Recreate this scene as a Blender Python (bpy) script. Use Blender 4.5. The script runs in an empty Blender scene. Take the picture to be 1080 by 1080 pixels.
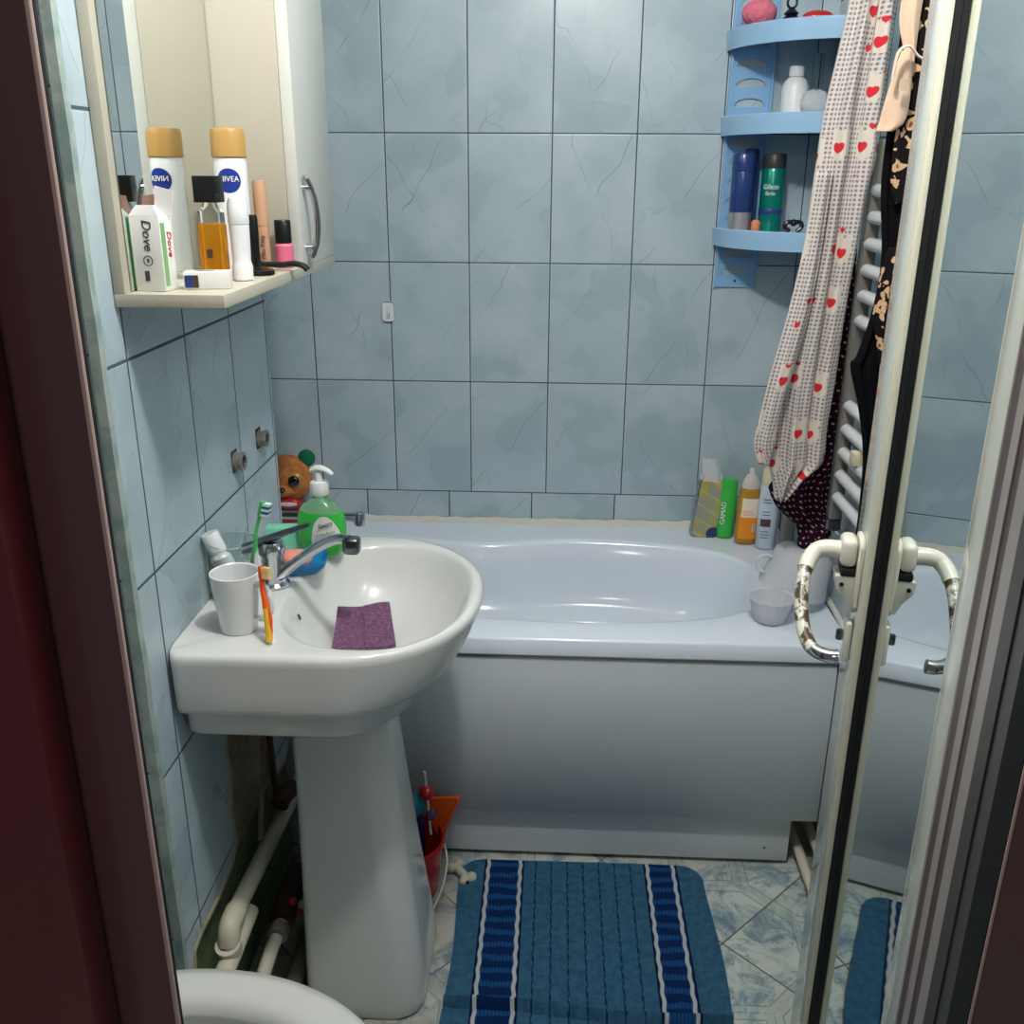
import bpy, bmesh, math, random
from math import sin, cos, pi, radians, sqrt, atan2
from mathutils import Vector, Matrix
random.seed(7)
C = bpy.context.scene.collection

# ------------------------------------------------------------------ colours and node helpers
def lin(c):
    return tuple(((v/255)/12.92 if v/255 <= .04045 else ((v/255+.055)/1.055)**2.4) for v in c)

class X:
    """small wrapper so that node maths can be written as expressions"""
    nt = None
    def __init__(s, v): s.v = v
    @staticmethod
    def op(o, *a):
        n = X.nt.nodes.new('ShaderNodeMath'); n.operation = o
        for i, q in enumerate(a):
            q = q.v if isinstance(q, X) else q
            if isinstance(q, (int, float)): n.inputs[i].default_value = q
            else: X.nt.links.new(q, n.inputs[i])
        return X(n.outputs[0])
    def __add__(s, o): return X.op('ADD', s, o)
    __radd__ = __add__
    def __sub__(s, o): return X.op('SUBTRACT', s, o)
    def __rsub__(s, o): return X.op('SUBTRACT', o, s)
    def __mul__(s, o): return X.op('MULTIPLY', s, o)
    __rmul__ = __mul__
    def __truediv__(s, o): return X.op('DIVIDE', s, o)
    def lt(s, o): return X.op('LESS_THAN', s, o)
    def gt(s, o): return X.op('GREATER_THAN', s, o)
    def abs(s): return X.op('ABSOLUTE', s)
    def floor(s): return X.op('FLOOR', s)
    def frac(s): return X.op('FRACT', s)
    def min(s, o): return X.op('MINIMUM', s, o)
    def max(s, o): return X.op('MAXIMUM', s, o)
    def pow(s, o): return X.op('POWER', s, o)
    def sqrt(s): return X.op('SQRT', s)
    def sin(s): return X.op('SINE', s)
    def smooth(s, a, b, lo=0., hi=1.):
        n = X.nt.nodes.new('ShaderNodeMapRange'); n.interpolation_type = 'SMOOTHSTEP'
        X.nt.links.new(s.v, n.inputs['Value'])
        for k, q in (('From Min', a), ('From Max', b), ('To Min', lo), ('To Max', hi)): n.inputs[k].default_value = q
        return X(n.outputs['Result'])

def comb(x, y, z=0.):
    n = X.nt.nodes.new('ShaderNodeCombineXYZ')
    for i, q in enumerate((x, y, z)):
        q = q.v if isinstance(q, X) else q
        if isinstance(q, (int, float)): n.inputs[i].default_value = q
        else: X.nt.links.new(q, n.inputs[i])
    return X(n.outputs[0])
def coords(kind='Object'):
    n = X.nt.nodes.new('ShaderNodeTexCoord'); s = X.nt.nodes.new('ShaderNodeSeparateXYZ')
    X.nt.links.new(n.outputs[kind], s.inputs[0])
    return X(s.outputs[0]), X(s.outputs[1]), X(s.outputs[2])
def noise(vec, scale, detail=3., rough=.5, dist=0., chan=0):
    n = X.nt.nodes.new('ShaderNodeTexNoise'); X.nt.links.new(vec.v, n.inputs['Vector'])
    n.inputs['Scale'].default_value = scale; n.inputs['Detail'].default_value = detail
    n.inputs['Roughness'].default_value = rough; n.inputs['Distortion'].default_value = dist
    return X(n.outputs[chan])
def rnd(a, b, k=0.):
    n = X.nt.nodes.new('ShaderNodeTexWhiteNoise'); n.noise_dimensions = '3D'
    X.nt.links.new(comb(a, b, k).v, n.inputs['Vector']); return X(n.outputs['Value'])
def mix(fac, a, b):
    n = X.nt.nodes.new('ShaderNodeMix'); n.data_type = 'RGBA'
    for nm, q in (('Factor_Float', fac), ('A_Color', a), ('B_Color', b)):
        i = next(s for s in n.inputs if s.identifier == nm)
        q = q.v if isinstance(q, X) else q
        if isinstance(q, (int, float)): i.default_value = q
        elif isinstance(q, tuple): i.default_value = (*lin(q), 1)
        else: X.nt.links.new(q, i)
    return X(next(s for s in n.outputs if s.identifier == 'Result_Color'))

def mat(name, col=(200, 200, 200), rough=.5, metal=0., coat=0., trans=0., ior=1.45, sss=0., alpha=1., spec=.5, col_fn=None, bump=None, bump_s=.3, bump_d=.002, emit=None):
    m = bpy.data.materials.new(name); m.use_nodes = True
    X.nt = m.node_tree; p = m.node_tree.nodes['Principled BSDF']; I = p.inputs
    I['Base Color'].default_value = (*lin(col), 1); I['Roughness'].default_value = rough
    I['Metallic'].default_value = metal; I['Coat Weight'].default_value = coat; I['Coat Roughness'].default_value = .08
    I['Transmission Weight'].default_value = trans; I['IOR'].default_value = ior
    I['Alpha'].default_value = alpha; I['Specular IOR Level'].default_value = spec
    if sss: I['Subsurface Weight'].default_value = sss; I['Subsurface Scale'].default_value = .01
    r = None
    if col_fn:
        r = col_fn()
        if isinstance(r, dict):
            for k, q in r.items():
                if k == 'Height': bump = (lambda q=q: q)
                else: X.nt.links.new(q.v, I[k])
        else: X.nt.links.new(r.v, I['Base Color'])
    if bump:
        h = bump(); b = X.nt.nodes.new('ShaderNodeBump'); b.inputs['Strength'].default_value = bump_s
        b.inputs['Distance'].default_value = bump_d; X.nt.links.new(h.v, b.inputs['Height']); X.nt.links.new(b.outputs[0], I['Normal'])
    return m

def tile_fn(axis, u0, low=None):
    """glazed blue marbled wall tiles 20 x 30 cm with dark joints"""
    def f():
        x, y, z = coords('Object'); u = x if axis == 'x' else y
        W, H = .2, .2986
        z0 = 1.545 if axis == 'x' else 1.226
        b = (z - z0) / H; a = (u - u0) / W
        if low is not None:
            k = z.lt(.649); a2 = (u - .14) / .222
            a = a + (a2 - a) * k
        ia, ib = a.floor(), b.floor(); fa, fb = a.frac(), b.frac()
        du = fa.min(1 - fa) * W; dv = fb.min(1 - fb) * H; d = du.min(dv)
        jit = noise(comb(u, z), 12., 2.) * .0008
        jw = (.0013 if axis == 'x' else .0019)
        joint = 1 - (d + jit - .0004).smooth(jw, jw + .0009)
        r1, r2 = rnd(ia, ib, 1.), rnd(ia, ib, 5.)
        p = comb(u + r1 * 9, z + r2 * 7, r1 * 5)
        cloud = noise(p, 6., 2., .45, 0.)
        cloud2 = noise(p, 34., 2., .5)
        base = mix(cloud.smooth(.25, .8), (158, 178, 186), (186, 201, 207))
        base = mix(cloud2.smooth(.45, .8) * .35, base, (164, 182, 190))
        base = mix((r1 * .35), base, (170, 190, 200))
        # thin cracks: diagonals and short wandering ones
        w = noise(comb(u + r2 * 9, z + r1 * 3), 6., 3.) * .09
        dg = ((fa * W - fb * H * (r1 * .5 + .45)) + w + r2 * .16 - .10)
        c1 = 1 - dg.abs().smooth(.0004, .0016)
        dg2 = ((fa * W + fb * H * (r2 * .5 + .3)) + w * 1.3 - .24 + r1 * .14)
        c2 = (1 - dg2.abs().smooth(.0003, .0014)) * .8
        rid = (noise(p, 5.5, 2., .5, .4) - .5).abs()
        c3 = (1 - rid.smooth(.001, .005)) * .22
        msk = noise(comb(u + r1 * 4 + 20, z + r2 * 5), 7., 1.).smooth(.42, .58)
        crack = (c1.max(c2) * msk).max(c3 * (1 - msk))
        base = mix(crack * .6, base, (92, 116, 132))
        rim = (1 - (d - .0025).abs().smooth(.0004, .0014)) * .5  # pale line paints the bevel highlight beside each joint
        base = mix(rim, base, (206, 218, 224))
        out = mix(joint, base, (72, 90, 106))
        hh = d.smooth(.0006, .004)
        return {'Base Color': out, 'Height': hh, 'Roughness': joint * .5 + .22 + cloud * .12}
    return f

def floor_fn():
    x, y, z = coords('Object')
    S = .33; q = .70710678
    X0, Y0 = .778, 1.528
    a = ((x - X0) + (y - Y0)) * (q / S); b = ((y - Y0) - (x - X0)) * (q / S)
    ia, ib = (a + .5).floor(), (b + .5).floor()
    la, lb = (a - ia) * S, (b - ib) * S
    wx = ((la - lb) * q).abs(); wy = ((la + lb) * q).abs()
    oc = wx.max(wy).max((wx + wy) * q)
    d = la.abs().min(lb.abs())
    joint = 1 - d.smooth(.001, .0022)
    t1, t2 = a.floor(), b.floor(); r1 = rnd(t1, t2, 2.)
    p = comb(x + r1 * 5, y + r1 * 3)
    n1 = noise(p, 11., 6., .65, 1.2); n2 = noise(p, 24., 4., .6, 1.5)
    base = mix(n1.smooth(.42, .66), (196, 206, 198), (108, 138, 152))
    vein = 1 - (n2 - .5).abs().smooth(.004, .03)
    base = mix(vein * n1.smooth(.4, .6) * .7, base, (92, 118, 138))
    inb = oc.gt(.150) * oc.lt(.182)
    base = mix(inb * .45, base, (170, 186, 180))
    ln = (1 - (oc - .150).abs().smooth(.0008, .002)).max(1 - (oc - .182).abs().smooth(.0008, .002)).max((1 - (oc - .166).abs().smooth(.0008, .002)) * noise(p, 150., 1.).gt(.47))
    base = mix(ln * .6, base, (86, 104, 108))
    rr = (la * la + lb * lb).sqrt()
    ang = X.op('ARCTAN2', lb, la)
    star = (rr - ((ang * 8).sin() * .018 + .036)).abs()
    base = mix((1 - star.smooth(.001, .003)) * .6, base, (60, 88, 104))
    base = mix(joint, base, (92, 82, 74))
    dirt = noise(comb(x * 1.3, y), 5., 5., .7).smooth(.45, .75) * .35 + y.smooth(1.70, 1.80) * .35
    leftd = (1 - x.smooth(.20, .27)) * .65
    base = mix(dirt.max(leftd * noise(comb(x, y), 16., 4.).smooth(.3, .6)), base, (150, 142, 124))
    return {'Base Color': base, 'Roughness': n1 * .2 + .3, 'Height': d.smooth(.0008, .003)}

M = {}
M['tile_back'] = mat('blue_tiles_back', rough=.3, col_fn=tile_fn('x', 0., low=1), bump_s=.35, bump_d=.0015)
M['tile_left'] = mat('blue_tiles_left', rough=.3, col_fn=tile_fn('y', 1.401), bump_s=.35, bump_d=.0015)
M['tile_right'] = mat('blue_tiles_right', rough=.3, col_fn=tile_fn('y', 1.42), bump_s=.35, bump_d=.0015)
M['floor'] = mat('marbled_floor_tiles', rough=.35, col_fn=floor_fn, bump_s=.3, bump_d=.001)
M['paint'] = mat('ceiling_paint', (225, 226, 222), .8)
M['hallpaint'] = mat('hall_paint', (120, 110, 104), .8)
M['ceramic'] = mat('white_ceramic', (214, 216, 213), .12, coat=.5)
M['ceramic_in'] = mat('ceramic_inside', (216, 218, 214), .18, coat=.3)
M['toilet'] = mat('toilet_plastic', (206, 208, 204), .22, coat=.3)
M['acrylic'] = mat('tub_acrylic', (222, 231, 242), .16, coat=.3)
M['panel'] = mat('tub_panel', (208, 216, 220), .3)
M['caulk'] = mat('caulk', (206, 205, 196), .7, bump=lambda: noise(comb(*coords('Object')), 70., 4.), bump_s=.8, bump_d=.004)
M['chrome'] = mat('chrome', (205, 208, 212), .12, metal=1.)
M['darkchrome'] = mat('dark_chrome', (120, 124, 130), .2, metal=1.)
M['mirror'] = mat('mirror_silver', (232, 236, 232), .015, metal=1.)
M['doorglass'] = mat('door_glass', (214, 224, 224), .02, metal=1.)
M['cream'] = mat('cream_laminate', (186, 181, 164), .4)
M['creamdoor'] = mat('pale_cream_front', (206, 208, 202), .35)
M['upvc'] = mat('white_upvc', (212, 214, 200), .16, coat=.6)
M['frame'] = mat('shade_greyed_frame', (160, 152, 144), .3)  # white uPVC made greyer to carry the shade on the jamb
M['upvc_y'] = mat('yellowed_upvc', (214, 212, 190), .3)
M['gasket'] = mat('black_gasket', (14, 18, 18), .6)
M['brown'] = mat('brown_seal', (92, 74, 74), .4)
M['maroon'] = mat('maroon_gloss', (100, 66, 64), .3, coat=.3)
M['red_maroon'] = mat('deep_red_gloss', (104, 34, 38), .35, coat=.3)
M['rosy'] = mat('rosy_edge_highlight', (190, 160, 152), .4)  # highlight on the rounded maroon frame edge, painted as a pale strip
M['darkjamb'] = mat('dark_jamb', (72, 66, 64), .4)
def f_chip():
    x, y, z = coords('Object'); n = noise(comb(x, y, z), 60., 5., .7)
    return mix(n.smooth(.45, .55), (206, 204, 190), (74, 58, 44))
M['chipped'] = mat('chipped_white_handle', rough=.3, metal=0., col_fn=f_chip)
M['handlewhite'] = mat('handle_white', (222, 220, 204), .25, coat=.3)
def f_trim():
    x, y, z = coords('Object'); n = noise(comb(x, y, z), 22., 4., .6)
    return mix(n.smooth(.45, .62), (160, 174, 166), (134, 154, 150))
M['trim'] = mat('greenish_corner_trim', rough=.5, col_fn=f_trim, bump=lambda: noise(comb(*coords('Object')), 60., 3.), bump_s=.5, bump_d=.002)
def f_green():
    x, y, z = coords('Object'); n = noise(comb(x, y, z), 9., 5., .7)
    c = mix(n.smooth(.4, .65), (92, 112, 76), (120, 134, 100))
    return mix(noise(comb(x, y, z), 30., 4.).smooth(.56, .7) * .6, c, (60, 66, 50))
M['greenwall'] = mat('mossy_green_paint', rough=.7, col_fn=f_green)
def f_plaster():
    x, y, z = coords('Object'); n = noise(comb(x, y, z), 16., 6., .7)
    c = mix(n.smooth(.35, .65), (138, 126, 104), (168, 156, 130))
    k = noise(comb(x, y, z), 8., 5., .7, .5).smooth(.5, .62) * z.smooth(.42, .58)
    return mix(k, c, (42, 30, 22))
M['plaster'] = mat('exposed_plaster', rough=.95, col_fn=f_plaster, bump=lambda: noise(comb(*coords('Object')), 45., 6., .7), bump_s=1., bump_d=.012)
M['mortar'] = mat('mortar_edge', (176, 164, 134), .95, bump=lambda: noise(comb(*coords('Object')), 80., 6., .7), bump_s=1., bump_d=.008)
def simple(n, c, r=.45, **k): M[n] = mat(n, c, r, **k)
simple('white_pipe', (206, 200, 180), .4); simple('grey_pipe', (120, 118, 112), .5); simple('rust', (70, 52, 40), .8)
simple('hose', (84, 52, 50), .5); simple('white_plastic', (226, 228, 226), .35); simple('white_gloss', (228, 230, 232), .15, coat=.4)
simple('black_plastic', (16, 17, 18), .3); simple('gold', (186, 146, 82), .35, coat=.3); simple('nude', (196, 152, 120), .4)
simple('pink_polish', (222, 112, 140), .25, coat=.6); simple('ink', (60, 60, 70), .6); simple('ink_blue', (28, 52, 140), .4); simple('ink_green', (120, 170, 110), .5)
simple('ink_red', (190, 50, 56), .5); simple('teal', (30, 140, 150), .45); simple('cardboard', (150, 116, 100), .8); simple('white_card', (226, 226, 222), .6)
simple('green_plastic', (60, 190, 78), .35, coat=.2); simple('white_sheer', (224, 226, 228), .5)
simple('shelf_blue', (156, 196, 228), .3, coat=.3); simple('panel_blue', (132, 178, 216), .35)
simple('loofah', (226, 118, 138), .8, bump=lambda: noise(comb(*coords('Object')), 90., 4.), bump_s=1., bump_d=.006)
simple('red_plastic', (200, 32, 30), .3, coat=.3); simple('navy_can', (38, 62, 120), .3, coat=.3); simple('silver_can', (190, 192, 196), .3, metal=.7)
simple('emerald_can', (0, 128, 112), .28, metal=.35, coat=.3); simple('dark_cap', (52, 54, 54), .4); simple('white_ink', (236, 238, 238), .5)
simple('peach', (226, 140, 100), .6); simple('orange_plastic', (236, 92, 28), .35); simple('orange_label', (240, 146, 36), .4)
simple('cream_label', (240, 228, 206), .5); simple('pale_blue_plastic', (206, 220, 234), .35); simple('brown_label', (92, 70, 66), .5)
simple('grey_tube', (140, 136, 128), .3, metal=.4)
simple('blue_plastic', (28, 122, 180), .35, coat=.2); simple('soap', (232, 150, 128), .45, sss=.1); simple('mint', (128, 210, 180), .5)
simple('mug', (228, 230, 230), .12, coat=.5); simple('brush_orange', (240, 88, 30), .35); simple('brush_yellow', (240, 190, 60), .35)
simple('brush_green', (70, 190, 96), .3, coat=.3); simple('bristle_white', (220, 236, 236), .7); simple('bristle_teal', (20, 100, 120), .6); simple('bristle_cream', (236, 200, 130), .7)
simple('toy_teal', (20, 130, 150), .5); simple('navy', (28, 34, 90), .5); simple('purple', (96, 66, 90), .4); simple('bone', (190, 186, 172), .6)
simple('cream_plastic', (214, 206, 176), .5)
M['clear'] = mat('clear_plastic', (240, 245, 245), .08, trans=1., ior=1.3)
M['glass'] = mat('tumbler_glass', (236, 242, 240), .02, trans=1., ior=1.45)
M['frost'] = mat('frosted_plastic', (240, 242, 246), .45, trans=.55, ior=1.08)
M['greensoap'] = mat('green_soap', (70, 214, 84), .12, trans=.35, ior=1.3, coat=.4)
M['clearsoap'] = mat('clear_bottle_shoulder', (170, 226, 180), .1, trans=.75, ior=1.25)
M['amber'] = mat('amber_perfume', (240, 166, 40), .08, trans=.75, ior=1.3)
M['honey'] = mat('honey_shampoo', (214, 160, 60), .2, trans=.3, ior=1.3, coat=.4)
M['sheercap'] = mat('sheer_cap', (232, 226, 222), .35, trans=.3, ior=1.3)
M['bag'] = mat('clear_bag', (226, 230, 232), .3, trans=.35, ior=1.1)
M['plush'] = mat('orange_plush', rough=.9, col_fn=lambda: mix(noise(comb(*coords('Object')), 60., 4.).smooth(.35, .65), (176, 104, 52), (204, 134, 74)), bump=lambda: noise(comb(*coords('Object')), 250., 3.), bump_s=.6, bump_d=.003)
simple('plush_green', (10, 110, 74), .9); simple('plush_red', (140, 60, 50), .8); simple('eye_gold', (196, 140, 60), .3, coat=.5); simple('eye_black', (12, 10, 10), .15, coat=.8)
M['sponge'] = mat('purple_cloth', rough=.9, col_fn=lambda: mix(noise(comb(*coords('Object')), 160., 3.).smooth(.35, .7), (96, 62, 92), (128, 90, 118)), bump=lambda: noise(comb(*coords('Object')), 300., 2.), bump_s=.5, bump_d=.002)

def f_mat():
    x, y, z = coords('Object')
    base = mix(noise(comb(x, y), 60., 5., .7).smooth(.3, .7), (48, 92, 122), (66, 112, 140))
    def band(c, w): return 1 - (x - c).abs().smooth(w, w + .002)
    bb = band(.329, .030).max(band(.671, .024))
    rip = ((y * 190 + noise(comb(x, y), 30., 2.) * 3).sin()).smooth(-.2, .8) * ((x * 900).sin() * .3 + .6)
    blu = mix(rip, (14, 44, 92), (34, 92, 150))
    base = mix(bb, base, blu)
    edge = band(.288, .0015).max(band(.370, .0015)).max(band(.637, .0015)).max(band(.706, .0015))
    base = mix(edge, base, (10, 30, 66))
    wob = (y * 160).sin() * .0012
    wl = (x - .294 + wob).abs().min((x - .364 + wob).abs()).min((x - .643 + wob).abs()).min((x - .699 + wob).abs())
    base = mix(1 - wl.smooth(.0028, .0045), base, (196, 200, 204))
    k = ((x - .398) / .0345); fk = (k + .5).frac() - .5
    inr = x.gt(.385) * x.lt(.62)
    dash = (1 - (fk.abs() * .0345).smooth(.0012, .0026)) * inr * ((y * 26 + k.floor() * .37).frac()).gt(.28)
    return mix(dash * .9, base, (12, 40, 74))
M['mat'] = mat('bath_mat_pile', rough=.95, spec=.1, col_fn=f_mat, bump=lambda: noise(comb(*coords('Object')), 420., 3., .7), bump_s=1., bump_d=.004)

def uvc():
    return coords('UV')[:2]
def heart(px, py, s):
    x = px / s; y = py / s
    a = x * x + y * y - 1
    return (a * a * a - x * x * y * y * y).lt(0.)
def f_gown():
    u, v = uvc()
    P = .0080
    k1, k2 = (u / P).frac(), (v / P).frac()
    chk = k1.gt(.5) * k2.gt(.5)
    wash = (k1.gt(.5)).max(k2.gt(.5)) * .16
    base = mix(wash, (208, 202, 198), (140, 128, 126))
    base = mix(chk * .8, base, (104, 90, 86))
    # scattered patches with hearts
    for S, off, seed in ((.105, 0., 3.), (.085, .043, 9.)):
        a = (u + off) / S; b = (v + off * 1.7) / S; ia, ib = a.floor(), b.floor()
        r1, r2, r3 = rnd(ia, ib, seed), rnd(ia, ib, seed + 1), rnd(ia, ib, seed + 2)
        dx = (a.frac() - .5) * S - (r1 - .5) * S * .4; dy = (b.frac() - .5) * S - (r2 - .5) * S * .4
        rad = (dx * dx + dy * dy * .55).sqrt()
        rad = rad + (noise(comb(u, v), 40., 2.) - .5) * .012; patch = rad.lt(.0175) * r3.gt(.35)
        ear = ((dx.abs() - .010) * (dx.abs() - .010) + (dy - .022) * (dy - .022)).sqrt().lt(.007) * r3.gt(.35)
        base = mix(patch.max(ear), base, (214, 204, 192))
        h = heart(dx + .002, dy + .006, .0085) * r3.gt(.30)
        h2 = heart(dx - (r1 - .5) * .04, dy - .030, .0055) * r2.gt(.4)
        base = mix(h.max(h2), base, (206, 48, 58))
    return base
M['gown'] = mat('checked_heart_cotton', rough=.85, spec=.2, col_fn=f_gown)
def f_polka():
    u, v = uvc(); P = .014
    b = v / P; a = u / P + (b.floor() * .5).frac()
    fx, fy = a.frac() - .5, b.frac() - .5
    dot = (fx * fx + fy * fy).sqrt().lt(.17)
    return mix(dot, (52, 18, 38), (214, 190, 196))
M['polka'] = mat('plum_polka_cotton', rough=.85, spec=.2, col_fn=f_polka)
def f_leo():
    u, v = uvc()
    n = X.nt.nodes.new('ShaderNodeTexVoronoi'); n.feature = 'F1'; n.inputs['Scale'].default_value = 34.
    w = noise(comb(u, v), 30., 2.) * .03
    X.nt.links.new(comb(u * 1.5 + w, v + w).v, n.inputs['Vector'])
    d = X(n.outputs['Distance'])
    ring = d.gt(.33)
    broken = noise(comb(u, v), 50., 2.).gt(.42)
    c = mix(d.lt(.13), (206, 170, 132), (128, 74, 44))
    return mix(ring * broken, c, (20, 14, 14))
M['leopard'] = mat('leopard_print', rough=.8, spec=.2, col_fn=f_leo)
simple('black_cloth', (14, 14, 18), .9, spec=.1); simple('nude_cloth', (214, 186, 160), .8, spec=.2); simple('nude_band', (226, 204, 184), .7)
def f_pack():
    x, y, z = coords('Object'); n = noise(comb(x, z), 22., 3., .6, 1.)
    c = mix(n.smooth(.45, .5), (176, 164, 78), (150, 156, 140))
    st = ((z + x * .5) * 26).frac().lt(.12)
    c = mix(st * .25, c, (218, 216, 190))
    c = mix(((x - .03) * (x - .03) + (z - .012) * (z - .012)).sqrt().lt(.019), c, (24, 54, 116))
    c = mix(z.gt(.150), c, (204, 196, 184))
    return c
M['pack'] = mat('yellow_refill_film', rough=.3, col_fn=f_pack, coat=.4)
def f_packb():
    x, y, z = coords('Object'); n = noise(comb(y, z), 40., 3., .6, .6)
    return mix(n.smooth(.45, .55), (74, 102, 156), (150, 160, 186))
M['packblue'] = mat('blue_refill_film', rough=.3, col_fn=f_packb, coat=.4)

# ------------------------------------------------------------------ mesh helpers
class B:
    def __init__(s): s.bm = bmesh.new()
    def face(s, vs):
        try: return s.bm.faces.new(vs)
        except ValueError: return None
    def box(s, x0, y0, z0, x1, y1, z1, bev=0., seg=2, mtx=None):
        r = bmesh.ops.create_cube(s.bm, size=1.)
        vs = r['verts']
        for v in vs: v.co = Vector(((x0+x1)/2+v.co.x*(x1-x0), (y0+y1)/2+v.co.y*(y1-y0), (z0+z1)/2+v.co.z*(z1-z0)))
        if bev:
            es = list({e for v in vs for e in v.link_edges})
            q = bmesh.ops.bevel(s.bm, geom=es, offset=bev, segments=seg, profile=.5, affect='EDGES')
            vs = list({v for f in q['faces'] for v in f.verts} | {v for v in vs if v.is_valid})
        if mtx: 
            for v in vs: v.co = mtx @ v.co
        return s
    def loft(s, rings, cap0=True, cap1=True, closed=True):
        L = [[s.bm.verts.new(p) for p in r] for r in rings]
        n = len(L[0])
        for a, b in zip(L, L[1:]):
            for i in range(n if closed else n-1):
                j = (i+1) % n
                s.face([a[i], a[j], b[j], b[i]])
        if cap0: s.face(list(reversed(L[0])))
        if cap1: s.face(L[-1])
        return s
    def lathe(s, prof, c=(0, 0, 0), n=32, sx=1., sy=1., mtx=None, cap0=True, cap1=True):
        rings = []
        for r, z in prof:
            rg = [Vector((c[0]+sx*r*cos(2*pi*i/n), c[1]+sy*r*sin(2*pi*i/n), c[2]+z)) for i in range(n)]
            rings.append([mtx @ p for p in rg] if mtx else rg)
        return s.loft(rings, cap0, cap1)
    def tube(s, pts, r, n=12, flat=1., up=None):
        pts = [Vector(p) for p in pts]; rs = r if isinstance(r, (list, tuple)) else [r]*len(pts)
        rings = []; prev = None
        for i, p in enumerate(pts):
            d = (pts[min(i+1, len(pts)-1)] - pts[max(i-1, 0)]).normalized()
            if prev is None:
                a = Vector(up) if up else (Vector((0, 0, 1)) if abs(d.z) < .9 else Vector((1, 0, 0)))
                u = (a - d*a.dot(d)).normalized()
            else: u = (prev - d*prev.dot(d)).normalized()
            prev = u; w = d.cross(u)
            rings.append([p + (u*cos(2*pi*k/n)*flat + w*sin(2*pi*k/n))*rs[i] for k in range(n)])
        return s.loft(rings)
    def prism(s, poly, h0, h1, axis='z', bev=0.):
        def P(a, b, h): return {'z': (a, b, h), 'x': (h, a, b), 'y': (a, h, b)}[axis]
        A = [s.bm.verts.new(P(a, b, h0)) for a, b in poly]; Bv = [s.bm.verts.new(P(a, b, h1)) for a, b in poly]
        n = len(poly)
        s.face(A); s.face(list(reversed(Bv)))
        for i in range(n): s.face([A[i], Bv[i], Bv[(i+1) % n], A[(i+1) % n]])
        return s
    def sphere(s, c, r, sx=1., sy=1., sz=1., n=20, mtx=None):
        q = bmesh.ops.create_uvsphere(s.bm, u_segments=n, v_segments=n//2+2, radius=r)
        for v in q['verts']:
            v.co = Vector((v.co.x*sx, v.co.y*sy, v.co.z*sz))
            if mtx: v.co = mtx @ v.co
            v.co += Vector(c)
        return s
    def build(s, name, m, parent=None, smooth=35, mods=None):
        bmesh.ops.recalc_face_normals(s.bm, faces=s.bm.faces)
        me = bpy.data.meshes.new(name); s.bm.to_mesh(me); s.bm.free()
        me.materials.append(M[m] if isinstance(m, str) else m)
        if smooth:
            me.shade_smooth(); me.set_sharp_from_angle(angle=radians(smooth))
        o = bpy.data.objects.new(name, me); C.objects.link(o)
        if parent: o.parent = parent
        if mods: mods(o)
        return o
def sub(l=2):
    return lambda o: setattr(o.modifiers.new('s', 'SUBSURF'), 'levels', l) or setattr(o.modifiers[-1], 'render_levels', l)
def tag(o, label, cat, group=None):
    o['label'] = label; o['category'] = cat
    if group: o['group'] = group
    return o
def thing(name, label, cat, loc=(0, 0, 0), rz=0., group=None, rx=0., ry=0.):
    o = bpy.data.objects.new(name, None); C.objects.link(o); o.location = loc; o.rotation_euler = (rx, ry, rz)
    o.empty_display_size = .02
    return tag(o, label, cat, group)
def struct(o): o['kind'] = 'structure'; return o
def lerp(a, b, t): return a+(b-a)*t
def curve(pts, n):
    """Catmull-Rom through points (tuples of any length)"""
    out = []; P = [pts[0]] + list(pts) + [pts[-1]]
    for i in range(1, len(P)-2):
        for k in range(n):
            t = k/n
            out.append(tuple(.5*((2*b)+(c-a)*t+(2*a-5*b+4*c-d)*t*t+(3*b-a-3*c+d)*t**3) for a, b, c, d in zip(P[i-1], P[i], P[i+1], P[i+2])))
    out.append(tuple(pts[-1])); return out
def text(name, s, size, m, parent, mtx, depth=.0004, wrap=None, squash=1., shear=0.):
    """lettering mesh; local text plane x right, y up, z out; wrap = radius of the can it lies on"""
    cu = bpy.data.curves.new(name, 'FONT'); cu.body = s; cu.size = size; cu.align_x = 'CENTER'; cu.align_y = 'CENTER'; cu.extrude = depth; cu.shear = shear
    cu.resolution_u = 3
    to = bpy.data.objects.new('t', cu); C.objects.link(to)
    me = bpy.data.meshes.new_from_object(to.evaluated_get(bpy.context.evaluated_depsgraph_get()))
    bpy.data.objects.remove(to)
    bm = bmesh.new(); bm.from_mesh(me)
    if wrap:
        bmesh.ops.triangulate(bm, faces=bm.faces)
    for v in bm.verts:
        v.co.x *= squash
        if wrap:
            a = v.co.x/wrap; R = wrap+v.co.z+.0006
            v.co = Vector((R*sin(a), v.co.y, R*cos(a)))
        v.co = mtx @ v.co
    bm.to_mesh(me); bm.free(); me.materials.clear(); me.materials.append(M[m])
    o = bpy.data.objects.new(name, me); C.objects.link(o); o.parent = parent
    return o
def plane_mtx(org, right, up):
    r = Vector(right).normalized(); u = Vector(up).normalized(); n = r.cross(u)
    m = Matrix((r, u, n)).transposed().to_4x4(); m.translation = Vector(org); return m

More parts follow.
